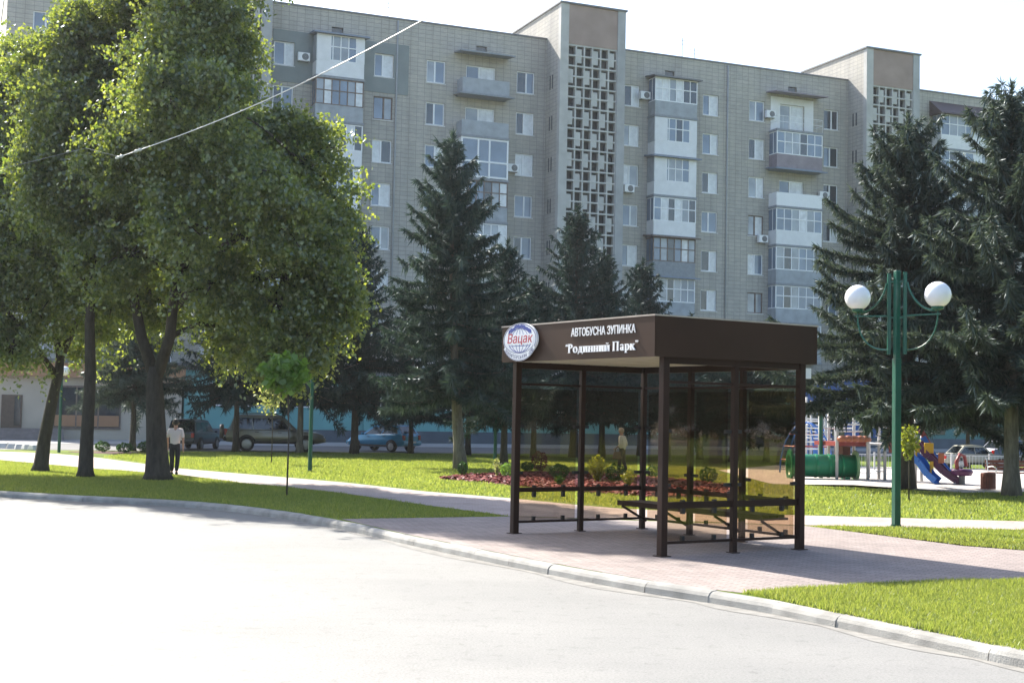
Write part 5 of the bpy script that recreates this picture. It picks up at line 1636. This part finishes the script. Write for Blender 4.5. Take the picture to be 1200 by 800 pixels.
    for sy in (-1, 1):
        t = MB(); zt_c = bz(-xb * .97) - .12
        t.cbox((-xb + .03, sy * hw * .78, zt_c), (.1, .18, .26 if not spare else .3)); t.build('tail_light', M_tail, o, bevel=.02)
        h = MB(); h.cbox((xb - .07, sy * hw * .68, bz(xb * .97) - .14), (.12, .34, .15)); h.build('headlight', M_headl, o, bevel=.02)
        mr = MB(); mr.cbox((xf0 - .35, sy * (hw + .06), bz(xf0) + .08), (.1, .16, .12)); mr.build('mirror', paint, o, bevel=.02)
        for x in ((xr0 + xf0) / 2 - .35, (xr0 + xf0) / 2 + .75):
            hd_ = MB(); hd_.cbox((x, sy * (hw + .005), bz(x) - .12), (.18, .02, .03)); hd_.build('door_handle', M_black, o)
    bp = MB(); bp.cbox((-xb - .0, 0, zb + .22), (.14, W * .9, .2)); bp.build('bumper', paint if not spare else M_black, o, bevel=.03)
    bp = MB(); bp.cbox((xb + .0, 0, zb + .2), (.12, W * .88, .2)); bp.build('bumper', paint, o, bevel=.03)
    pl = MB(); pl.cbox((-xb - .045, 0, bz(-xb * .98) - .32), (.1, .5, .11)); pl.build('number_plate', M_plate, o)
    sk = MB()
    for sy in (-1, 1): sk.box(axles[0] + wheel_r * 1.2, axles[1] - wheel_r * 1.2, sy * hw - .03, sy * hw + .012, zb + .02, zb + .12)
    sk.build('sill_trim', M_black, o)
    if spare:
        s_ = MB(); s_.lathe([(.02, -.1), (.33, -.1), (.36, -.05), (.36, .08), (.3, .1)], 20, (-xb - .16, 0, zb + .55), 'x'); s_.build('spare_wheel', paint, o, smooth=True)
    if roof_rails:
        rr_ = MB()
        for sy in (-1, 1): rr_.tube([(xr1 + .1, sy * wr * .9, roofz - .05), (xr1 + .25, sy * wr * .9, roofz + .06), (xf1 - .35, sy * wr * .9, roofz + .06), (xf1 - .15, sy * wr * .9, roofz - .04)], .022, 6)
        rr_.build('roof_rail', M_flash, o)
    return o
zs = Z0 + .008
def carpos(px, py): g = G(px, py, zs); return (g.x, g.y, zs)
make_car('parked_car', 'large grey-gold four wheel drive parked side on behind the spruce trunks', carpos(321, 528.5), math.radians(14), .97, carpaint('champagne_paint', (.19, .18, .155), .5), 4.75, 1.85, .38,
         [(-2.36, .95), (-2.3, 1.05), (-1.5, 1.07), (0, 1.05), (.95, 1.03), (1.3, 1.0), (2.0, .95), (2.3, .84), (2.36, .7)], None, None, (-2.22, -1.95, .35, 1.1), 1.78, .37, (-1.38, 1.42), spare=True, roof_rails=True)
make_car('parked_car', 'dark blue people carrier seen from behind beside the man in the white shirt', carpos(227, 526), math.radians(84), .84, carpaint('midnight_paint', (.02, .027, .045)), 4.6, 1.8, .3,
         [(-2.28, .9), (-2.2, .98), (-1, 1.0), (.8, .98), (1.4, .93), (2.1, .82), (2.28, .62)], None, None, (-2.15, -1.9, .3, 1.35), 1.72, .33, (-1.35, 1.4))
make_car('parked_car', 'small metallic blue hatchback parked in front of the turquoise wall', carpos(449, 528.5), math.radians(146), .93, carpaint('blue_paint', (.025, .22, .40), .25), 3.9, 1.68, .26,
         [(-1.93, .82), (-1.86, .95), (-1, .95), (.6, .9), (1.1, .86), (1.7, .74), (1.93, .55)], None, None, (-1.82, -1.45, .05, 1.05), 1.47, .3, (-1.2, 1.25))
make_car('parked_car', 'old beige saloon car parked beyond the low dark spruce on the right', carpos(1141, 549), math.radians(10), .74, carpaint('beige_paint', (.30, .29, .23), .0), 4.3, 1.64, .26,
         [(-2.13, .78), (-2.05, .84), (-1.4, .87), (-.4, .87), (.7, .86), (1.2, .84), (2.0, .78), (2.13, .66)], None, None, (-1.45, -.95, .3, .95), 1.42, .3, (-1.25, 1.3))
make_car('parked_car', 'dark blue car at the right edge behind the beige saloon', carpos(1192, 545), math.radians(16), .84, carpaint('navy_paint', (.012, .02, .06)), 4.2, 1.7, .26,
         [(-2.08, .8), (-2.0, .92), (-1, .93), (.6, .9), (1.1, .86), (1.9, .74), (2.08, .55)], None, None, (-1.9, -1.4, .05, 1.1), 1.45, .3, (-1.25, 1.3))

# ------------------------------------------------------------------ playground
def pg(px, py): g = G(px, py); return g
M_pole = pm("pale_grey_pole", (.50, .50, .49), .45, var=.08)
M_pgreen = pm("play_green", (.01, .20, .09), .4, var=.08)
M_pgreenl = pm("play_light_green", (.25, .42, .2), .5)
M_pred = pm("play_red", (.25, .05, .045), .45, var=.08)
M_porange = pm("play_orange", (.38, .13, .06), .45, var=.08)
M_pyel = pm("play_yellow", (.60, .36, .03), .45, var=.06)
M_pblue = pm("play_blue", (.02, .13, .45), .4, var=.06)
M_ppurp = pm("play_purple", (.10, .02, .08), .4, var=.08)
M_pwhite = pm("play_white", (.7, .7, .7), .5)
# crawling tunnel
g = pg(972, 561); s = g.y / FPX
tun = tag(empty('play_tunnel', (g.x, g.y, Z0), 0), 'green crawling tunnel lying on the playground beside the shelter', 'play tunnel')
x0 = (925 - 972) * s; x1 = (1001 - 972) * s; R = 13.2 * s
m = MB(); m.lathe([(R, x0), (R, x1), (R - .04, x1), (R - .04, x0), (R, x0)], 28, (0, 0, R + .06), 'x'); m.build('tube', M_pgreen, tun, smooth=True)
m = MB()
for i in range(6): x = x0 + (x1 - x0) * i / 5; m.lathe([(R - .01, x - .03), (R + .02, x - .03), (R + .02, x + .03), (R - .01, x + .03)], 28, (0, 0, R + .06), 'x')
m.build('tube_rib', M_pgreen, tun)
for x, mt in ((x0 - .02, M_pgreen), (x1 + .0, M_pgreenl)):
    m = MB(); m.lathe([(R - .02, x), (R + .16, x), (R + .16, x + .07), (R - .02, x + .07), (R - .02, x)], 12, (0, 0, R + .06), 'x'); m.build('end_ring', mt, tun)
for x in (x0 + .3, x1 - .3): m = MB(); m.box(x - .08, x + .08, -R * .8, R * .8, -.0, .1); m.build('foot', M_pgreen, tun)
# climbing frame
g = pg(1008, 562); s = g.y / FPX
fr_ = tag(empty('climbing_frame', (g.x, g.y, Z0), .25), 'tall grey climbing frame with white canopy tops and a red platform', 'climbing frame')
def lx(px): return (px - 1008) * s
def lzz(py): return (562 - py) * s
poles = [(978, 0, 474), (984, 1.6, 472), (1014, -.2, 470), (1024, 1.3, 470), (1034, -.3, 472), (1046, 1.4, 470), (1042, .5, 474), (998, 1.7, 472)]
for px, dy, pt in poles:
    m = MB(); m.tube([(lx(px), dy, 0), (lx(px), dy, lzz(pt))], .055, 8); m.build('pole', M_pole, fr_, smooth=True)
for (pa, pb, py, dy) in ((978, 1014, 484, -.1), (978, 1014, 498, -.1), (978, 1014, 506, -.1), (1014, 1026, 486, -.25), (984, 1024, 490, 1.45), (984, 1024, 503, 1.45), (1034, 1046, 500, -.3)):
    m = MB(); m.tube([(lx(pa), dy, lzz(py)), (lx(pb), dy, lzz(py) + .02)], .03, 6); m.build('rail', M_pwhite, fr_, smooth=True)
m = MB(); m.box(lx(977), lx(1016), .0, 1.6, lzz(523), lzz(518)); m.build('platform', M_pred, fr_)
m = MB()
for i in range(5):
    x = lx(979) + i * (lx(1014) - lx(979)) / 4.6
    m.lathe([(.02, 0), (.16, .02), (.2, .1), (.12, .2), (.02, .22)], 8, (x + .1, -.12, lzz(518)))
m.build('cushion', M_porange, fr_, smooth=True)
m = MB(); m.box(lx(1015), lx(1046), -.1, 1.4, lzz(521), lzz(519)); m.build('platform', M_pwhite, fr_)
for px, w in ((1019, 9), (1036, 11)):
    m = MB(); m.lathe([(w * s, 0), (w * s * .85, .14), (w * s * .45, .27), (.02, .32)], 12, (lx(px), .5, lzz(473))); m.build('canopy', M_pwhite, fr_, smooth=True)
m = MB(); m.box(lx(1035), lx(1042), -.28, -.24, lzz(516), lzz(494)); m.build('panel', M_porange, fr_)
m = MB(); m.box(lx(1040), lx(1046), -.28, -.24, lzz(530), lzz(505)); m.build('panel', M_pred, fr_)
m = MB()
for i in range(7): m.tube([(lx(1024), -.2, .3 + i * .2), (lx(1034), -.3, .3 + i * .2)], .018, 5)
m.build('ladder', M_pole, fr_)
m = MB(); m.box(lx(1002), lx(1012), .9, 1.5, 0, lzz(524)); m.build('side_wall', pm("brown_ply", (.14, .06, .04), .7), fr_)
g = pg(968, 553); s5 = g.y / FPX
f2 = tag(empty('climbing_frame', (g.x, g.y + 1.5, Z0), .1), 'white and blue rung climbing frame directly behind the green tunnel', 'climbing frame')
for px in (948, 958, 968, 978, 990):
    m = MB(); m.tube([((px - 968) * s5, (px % 3) * .4, 0), ((px - 968) * s5, (px % 3) * .4, (560 - 478 + px % 7) * s5)], .05, 8); m.build('pole', M_pole, f2, smooth=True)
for i, py in enumerate((482, 490, 498, 505, 513, 521)):
    m = MB(); m.tube([((948 + 6 * (i % 2) - 968) * s5, -.05, (560 - py) * s5), ((986 - 968) * s5, .02, (560 - py - 1) * s5)], .032, 6); m.build('rung', M_pwhite, f2, smooth=True)
for a, b, t in ((950, 962, 500), (970, 982, 508)):
    m = MB(); m.box((a - 968) * s5, (b - 968) * s5, .5, .56, .3, (560 - t) * s5); m.build('panel', M_pblue, f2, bevel=.02)
# arched ladder
g = pg(956, 557); s2 = g.y / FPX
ar = tag(empty('ladder_arch', (g.x, g.y, Z0), .1), 'white rung ladder with curved rails left of the climbing frame', 'climbing ladder')
m = MB(); ra = MB()
for sx in (-1, 1): ra.tube([(sx * .32 * (1 if t < .8 else 1.3), .0 + .5 * math.sin(t * 1.6), 2.0 * t) for t in np.linspace(0, 1, 9)], .028, 6)
ra.build('side_rail', M_pole, ar, smooth=True)
for i in range(8):
    t = .1 + .125 * i
    m = MB(); m.tube([(-.36, .5 * math.sin(t * 1.6), 2.0 * t), (.36, .5 * math.sin(t * 1.6), 2.0 * t)], .028, 6); m.build('rung', M_pwhite, ar, smooth=True)
# rope climber in blue
g = pg(945, 554)
rc = tag(empty('net_climber', (g.x, g.y, Z0), 0), 'blue arched net climber behind the green tunnel', 'climbing net')
m = MB()
for k in range(3):
    a = k * math.pi / 3
    m.tube([(1.0 * math.cos(t) * math.cos(a), 1.0 * math.cos(t) * math.sin(a), 1.9 * math.sin(t)) for t in np.linspace(0, math.pi, 15)], .03, 6)
m.build('arch', M_pblue, rc, smooth=True)
m = MB()
for h in (.5, 1.0, 1.45): m.tube([(math.sqrt(max(0, 1 - (h / 1.9) ** 2)) * math.cos(t), math.sqrt(max(0, 1 - (h / 1.9) ** 2)) * math.sin(t), h) for t in np.linspace(0, 2 * math.pi, 17)], .018, 5)
m.build('rope', M_pred, rc)
# slides
g = pg(1092, 566); s3 = g.y / FPX
sl = tag(empty('slide_tower', (g.x, g.y, Z0), 0), 'colourful slide tower with blue and purple chutes and yellow guards', 'slide')
def sx_(px): return (px - 1092) * s3
def sz_(py): return (566 - py) * s3
for px, dy, pt in ((1076, .3, 480), (1083, 1.3, 484), (1094, 1.3, 500)):
    m = MB(); m.tube([(sx_(px), dy, 0), (sx_(px), dy, sz_(pt))], .05, 8); m.build('post', M_pole, sl, smooth=True)
def chute(pts, w, mat, name='chute'):
    m = MB()
    for (a, b) in zip(pts[:-1], pts[1:]):
        a, b = Vector(a), Vector(b)
        m.bar(a, b, w, .04)
        d = (b - a); nrm = Vector((-d.y, d.x, 0)) if abs(d.x) + abs(d.y) > 1e-3 else Vector((0, 1, 0))
        nrm.normalize()
        for sgn in (-1, 1): m.bar(a + nrm * sgn * w / 2 + Vector((0, 0, .09)), b + nrm * sgn * w / 2 + Vector((0, 0, .09)), .05, .2)
    return m.build(name, mat, sl)
chute([(sx_(1068), -.2, sz_(536)), (sx_(1075), -.4, sz_(544)), (sx_(1083), -.6, sz_(558)), (sx_(1090), -.75, sz_(565))], .42, M_pblue)
chute([(sx_(1078), .2, sz_(522)), (sx_(1090), 0, sz_(538)), (sx_(1104), -.2, sz_(555)), (sx_(1116), -.35, sz_(564)), (sx_(1122), -.4, sz_(565))], .5, M_ppurp)
chute([(sx_(1092), 1.0, sz_(516)), (sx_(1104), .9, sz_(538)), (sx_(1118), .7, sz_(556)), (sx_(1126), .6, sz_(563))], .45, M_pblue)
for (pa, pb, pc, pd, dy, mt) in ((1072, 1077, 538, 520, -.1, M_pyel), (1085, 1089, 555, 540, -.45, M_pyel), (1081, 1092, 531, 519, -.2, M_pyel), (1094, 1101, 542, 530, -.5, M_porange), (1096, 1099, 530, 519, .6, M_pred)):
    m = MB(); m.box(sx_(pa), sx_(pb), dy, dy + .06, sz_(pc), sz_(pd)); m.build('guard', mt, sl, bevel=.02)
m = MB(); m.bar((sx_(1087), .8, sz_(504)), (sx_(1100), .8, sz_(526)), .05, .16); m.build('guard', M_pred, sl)
m = MB(); m.bar((sx_(1070), .3, sz_(506)), (sx_(1084), .9, sz_(506)), .05, .05); m.build('top_rail', M_pwhite, sl)
m = MB(); m.box(sx_(1070), sx_(1086), .1, 1.3, sz_(537), sz_(534)); m.build('platform', M_pred, sl)
g = pg(1113, 566)
sp = tag(empty('spring_rider', (g.x + .1, g.y - .9, Z0), .4), 'red rocking toy with an orange back at the foot of the purple chute', 'spring rider')
m = MB(); m.lathe([(.1, 0), (.1, .3)], 10); m.build('spring', M_flash, sp)
m = MB(); m.lathe([(.02, .28), (.3, .3), (.36, .42), (.3, .5), (.02, .5)], 12); m.build('seat', M_ppurp, sp, smooth=True)
m = MB(); m.tube([(-.2, 0, .45), (-.22, 0, .75), (-.08, 0, .98), (.1, 0, .92), (.18, 0, .6)], .06, 8); m.build('back', M_pred, sp, smooth=True)
# low fence behind
g0 = pg(1000, 553); g1 = pg(1120, 553)
fo = tag(empty('low_fence', (g0.x, g0.y + 3, Z0)), 'low grey mesh fence at the back of the playground', 'fence')
dv = Vector((g1.x + 4 - g0.x, g1.y - g0.y, 0))
m = MB()
for i in range(60): p = dv * (i / 59); m.tube([(p.x, p.y, .05), (p.x, p.y, .62)], .008, 4)
m.build('bar_panel', M_pole, fo)
m = MB()
for z in (.05, .62): m.bar((0, 0, z), (dv.x, dv.y, z), .03)
m.build('rail', M_pole, fo)
for i in range(6): p = dv * (i / 5); m = MB(); m.box(p.x - .03, p.x + .03, p.y - .03, p.y + .03, 0, .72); m.build('post', M_pole, fo)
# litter bin and bench beside the thick grey trunk
g = pg(1158, 574); s4 = g.y / FPX
M_bin = pm("bin_slats", (.20, .065, .04), .6, var=.2)
bi = tag(empty('litter_bin', (g.x, g.y, Z0)), 'red-brown slatted litter bin on the playground edge', 'litter bin')
rB = 8.0 * s4; hB = 20.5 * s4
m = MB()
for i in range(16):
    a = 2 * math.pi * i / 16; c, sn = math.cos(a), math.sin(a)
    p = Vector((c * rB, sn * rB, 0)); m.bar(p + Vector((0, 0, .03)), p + Vector((0, 0, hB * .93)), 2 * math.pi * rB / 16 * .86, .025, up=(c, sn, 0))
m.build('slats', M_bin, bi)
m = MB(); m.lathe([(rB * 1.02, hB * .9), (rB * 1.04, hB * .97), (rB * .7, hB), (rB * .68, hB * .9)], 20); m.build('rim', M_bin, bi, smooth=True)
m = MB(); m.lathe([(.01, .04), (rB * .9, .04), (rB * .9, hB * .9)], 16); m.build('liner', M_black, bi)
g = pg(1178, 572)
be = tag(empty('park_bench', (g.x + .3, g.y + .6, Z0), .1), 'bench with white iron ends and red-brown slats partly behind the thick grey trunk', 'bench')
for x in (-.55, .75):
    m = MB(); m.tube([(x, -.28, 0), (x, -.24, .22), (x, -.3, .42), (x, .1, .44), (x, .22, .5), (x, .32, .9)], .022, 6); m.tube([(x, .26, 0), (x, .16, .25), (x, .2, .46)], .022, 6); m.tube([(x, -.3, .42), (x, -.38, .6), (x, -.1, .66), (x, .24, .62)], .022, 6)
    m.build('end_frame', M_pwhite, be, smooth=True)
m = MB()
for i in range(4): m.box(-.6, .8, -.28 + i * .11, -.19 + i * .11, .445, .475)
m.build('seat', M_bin, be)
m = MB()
for i in range(3): m.bar((-.6, .26 + .03 * i, .58 + .11 * i), (.8, .26 + .03 * i, .58 + .11 * i), .03, .09)
m.build('backrest', M_bin, be)

# whitewashed edging stones by the corner shop's steps
for i, px in enumerate((4, 14, 23, 32, 41)):
    g = G(px, 525 + i * .6)
    s = g.y / FPX
    st = MB(); st.add([(-.22, -.3, 0), (.22, -.3, 0), (.22, .3, 0), (-.22, .3, 0), (-.16, -.1, .24), (.16, -.1, .24), (.16, .24, .26), (-.16, .24, .26)], [(3, 2, 1, 0), (4, 5, 6, 7), (0, 1, 5, 4), (1, 2, 6, 5), (2, 3, 7, 6), (3, 0, 4, 7)])
    so = st.build('edging_stone', M_conc_l, None, bevel=.04, loc=(g.x, g.y, Z0 + .002), rot=(0, 0, .2 * i))
    tag(so, 'whitewashed sloped edging stone in the short row before the shop steps', 'edging stone', 'whitewashed stones by the shop steps')

# ------------------------------------------------------------------ people
M_skin = pm("skin", (.44, .25, .18), .55, var=.05, scale=12)
def skin_mesh(name, verts, edges, radii, mat, parent, root=0, sub=2):
    me = bpy.data.meshes.new(name)
    me.from_pydata(verts, edges, [])
    o = bpy.data.objects.new(name, me); col.objects.link(o); o.parent = parent
    sk = o.modifiers.new('skin', 'SKIN')
    if not me.skin_vertices: me.skin_vertices.new(name='')
    for i, r in enumerate(radii):
        me.skin_vertices[0].data[i].radius = r if hasattr(r, '__len__') else (r, r)
        me.skin_vertices[0].data[i].use_root = (i == root)
    sk.use_smooth_shade = True
    o.modifiers.new('sub', 'SUBSURF').levels = sub
    o.modifiers['sub'].render_levels = sub
    me.materials.append(mat)
    return o
def chain(pts_r):
    v = [p for p, r in pts_r]; r = [r for p, r in pts_r]
    return v, r
def add_person(name, label, loc, rz, H, pose, shirt, trousers, hairc, hair_long, sleeve, female=False):
    """figure facing +y before rotation. pose: dict of joint positions in units of the standing height"""
    o = tag(empty(name, loc, rz), label, 'person')
    o.scale = (H, H, H)
    J = pose
    V = []; E_ = []; R_ = []
    def add(p, r, prev=None):
        V.append(tuple(p)); R_.append(r)
        if prev is not None: E_.append((prev, len(V) - 1))
        return len(V) - 1
    hip = add(J['hip'], (.075, .055)); waist = add(J['waist'], (.066, .05), hip); chest = add(J['chest'], (.080, .058), waist); nb = add(J['neck'], (.034, .036), chest)
    hd0 = add(J['head0'], (.036, .044), nb); hd1 = add(J['head1'], (.044, .054), hd0); hd2 = add(J['head2'], (.038, .046), hd1)
    idx = {}
    for s in ('l', 'r'):
        a = add(J['sh' + s], .032, chest); b = add(J['el' + s], .023, a); c = add(J['wr' + s], .0165, b)
        pal = Vector(J['wr' + s]) + (Vector(J['wr' + s]) - Vector(J['el' + s])).normalized() * .03
        d = add(pal, (.020, .012), c)
        k = add(J['hj' + s], .050, hip); kn = add(J['kn' + s], .034, k); cf = add(Vector(J['kn' + s]).lerp(Vector(J['an' + s]), .35), .033, kn); an = add(J['an' + s], .02, cf)
        toe = Vector(J['an' + s]) + Vector((0, .07, -.03)); ft = add(toe, (.02, .014), an)
    body = skin_mesh('body', V, E_, R_, M_skin, o)
    # fingers
    for s in ('l', 'r'):
        w = Vector(J['wr' + s]); d = (w - Vector(J['el' + s])).normalized()
        sd = d.cross(Vector((1, 0, 0))).normalized()
        fm = MB()
        for i in range(4):
            b = w + d * .048 + sd * (i - 1.5) * .0105
            ln = (.030, .036, .034, .026)[i]
            fm.tube([b, b + d * ln * .6 + Vector((0, .004, 0)), b + d * ln + Vector((0, .012, 0))], [.0052, .005, .0038], 6)
        b = w + d * .02 + sd * .018
        fm.tube([b, b + d * .02 + sd * .014, b + d * .036 + sd * .016], [.006, .0055, .004], 6)
        fm.build('fingers', M_skin, body, smooth=True)
    # face
    h1 = Vector(J['head1'])
    fc = MB(); fc.tube([h1 + Vector((0, .046, .008)), h1 + Vector((0, .064, -.012)), h1 + Vector((0, .05, -.016))], [.004, .009, .006], 6)
    for sx in (-1, 1): fc.sphere(h1 + Vector((sx * .046, -.004, -.004)), .0125, 8, 6, 1.4)
    fc.build('nose_and_ears', M_skin, body, smooth=True)
    ey = MB()
    for sx in (-1, 1): ey.sphere(h1 + Vector((sx * .018, .046, .006)), .006, 8, 6)
    ey.build('eye', M_black, body, smooth=True)
    mo = MB(); mo.tube([h1 + Vector((-.014, .047, -.034)), h1 + Vector((0, .051, -.035)), h1 + Vector((.014, .047, -.034))], .0035, 5); mo.build('mouth', pm("lips", (.32, .1, .09), .5), body)
    # hair
    hm = MB(); hm.sphere((0, 0, 0), 1.0, 18, 12)
    hv = []
    c = h1 + Vector((0, -.006, .014))
    rr = random.Random(4)
    for x, y, z in hm.v:
        zz = z
        if y > .35 and z < .35: k = .86
        else: k = 1.0 + .09 * rr.random()
        lo = -1 if hair_long else (-.9 if y < .3 else -.4)
        zz = max(lo, zz)
        hv.append((c.x + x * .053 * k, c.y + y * .063 * k, c.z + zz * (.066 if not hair_long else .07) * (1 if z > 0 else k)))
    hm.v = hv
    hm.build('hair', hairc, o, smooth=True)
    # shirt
    V2 = []; E2 = []; R2 = []
    def a2(p, r, prev=None):
        V2.append(tuple(p)); R2.append(r)
        if prev is not None: E2.append((prev, len(V2) - 1))
        return len(V2) - 1
    lowz = Vector(J['hip']) + Vector((0, 0, -.02 if not female else -.06))
    q0 = a2(lowz, (.098, .074)); q1 = a2(J['waist'], (.093, .072), q0); q2 = a2(J['chest'], (.098, .074), q1); q3 = a2(Vector(J['neck']) + Vector((0, 0, -.015)), (.044, .044), q2)
    for s in ('l', 'r'):
        a = a2(J['sh' + s], .041, q2)
        b = a2(Vector(J['sh' + s]).lerp(Vector(J['el' + s]), .9 if sleeve < 1 else 1.0), .034, a)
        if sleeve >= 1: a2(Vector(J['el' + s]).lerp(Vector(J['wr' + s]), .55 if female else .9), .026, b)
    skin_mesh('shirt', V2, E2, R2, shirt, o)
    V2 = []; E2 = []; R2 = []
    q0 = a2(Vector(J['hip']) + Vector((0, 0, .075)), (.084, .064)); q1 = a2(Vector(J['hip']) + Vector((0, 0, -.03)), (.083, .066), q0)
    for s in ('l', 'r'):
        k = a2(J['hj' + s], .056, q1); kn = a2(J['kn' + s], .044, k); a2(Vector(J['an' + s]) + Vector((0, 0, .012)), .036, kn)
    skin_mesh('trousers', V2, E2, R2, trousers, o)
    for s in ('l', 'r'):
        an = Vector(J['an' + s])
        sh = MB(); sh.tube([an + Vector((0, -.035, -.022)), an + Vector((0, 0, -.018)), an + Vector((0, .06, -.026)), an + Vector((0, .1, -.03))], [.018, .026, .024, .013], 8)
        sh.build('shoe', M_black, o, smooth=True)
    return o
walk = dict(hip=(0, 0, .53), waist=(0, .0, .62), chest=(0, .01, .735), neck=(0, .012, .84), head0=(0, .016, .875), head1=(0, .022, .925), head2=(0, .018, .965),
            shl=(-.108, .008, .80), shr=(.108, .008, .80), ell=(-.142, .035, .64), elr=(.140, -.035, .64), wrl=(-.138, .10, .505), wrr=(.145, -.02, .49),
            hjl=(-.052, 0, .50), hjr=(.052, 0, .50), knl=(-.052, .045, .285), knr=(.052, -.01, .285), anl=(-.05, .06, .052), anr=(.05, -.105, .062))
stand = dict(hip=(0, 0, .52), waist=(0, .0, .61), chest=(0, .01, .725), neck=(0, .022, .83), head0=(0, .03, .865), head1=(0, .04, .915), head2=(0, .036, .955),
             shl=(-.10, .008, .785), shr=(.10, .008, .785), ell=(-.135, -.01, .63), elr=(.125, -.045, .63), wrl=(-.11, .09, .56), wrr=(.115, .05, .53),
             hjl=(-.05, 0, .49), hjr=(.05, 0, .49), knl=(-.05, .04, .28), knr=(.05, -.005, .28), anl=(-.048, .06, .05), anr=(.048, -.08, .055))
M_shirt_m = pm("pale_pink_shirt", (.72, .62, .61), .8, var=.05, scale=6)
M_tr_m = pm("dark_trousers", (.018, .019, .024), .85, var=.2)
M_hair_m = pm("dark_hair", (.018, .015, .012), .6, var=.3, scale=40)
M_shirt_w = pm("pale_blouse", (.60, .55, .43), .8, var=.08, scale=8)
M_tr_w = pm("brown_skirt_cloth", (.06, .042, .036), .85, var=.2)
M_hair_w = pm("fair_hair", (.42, .33, .22), .55, var=.2, scale=40)
g = G(204, 557)
add_person('person', 'man in a pale pink shirt and dark trousers walking away past the thick lime trunk', (g.x, g.y, Z0 + .01), .12, 1.64, walk, M_shirt_m, M_tr_m, M_hair_m, False, .5)
g = G(729, 555)
wo_ = add_person('person', 'woman in a pale blouse walking left with a brown bag, seen through the shelter glass', (g.x, g.y, Z0 + .01), math.radians(62), 1.60, stand, M_shirt_w, M_tr_w, M_hair_w, False, 1, True)
bg = MB()
bg.add([(-.19, -.02, .0), (.19, -.02, .0), (.19, .09, .0), (-.19, .09, .0), (-.15, .0, .25), (.15, .0, .25), (.15, .07, .25), (-.15, .07, .25)], [(3, 2, 1, 0), (4, 5, 6, 7), (0, 1, 5, 4), (1, 2, 6, 5), (2, 3, 7, 6), (3, 0, 4, 7)])
hb = tag(empty('handbag', (g.x - .16, g.y - .17, Z0 + .52), .5), 'brown handbag carried by the woman in the pale blouse', 'handbag')
bg.build('bag_body', pm("brown_leather", (.12, .06, .04), .5, var=.15), hb, bevel=.03)
m = MB(); m.tube([(-.1, .035, .24), (-.08, .035, .36), (0, .035, .41), (.08, .035, .36), (.1, .035, .24)], .012, 6); m.build('strap', M_black, hb, smooth=True)
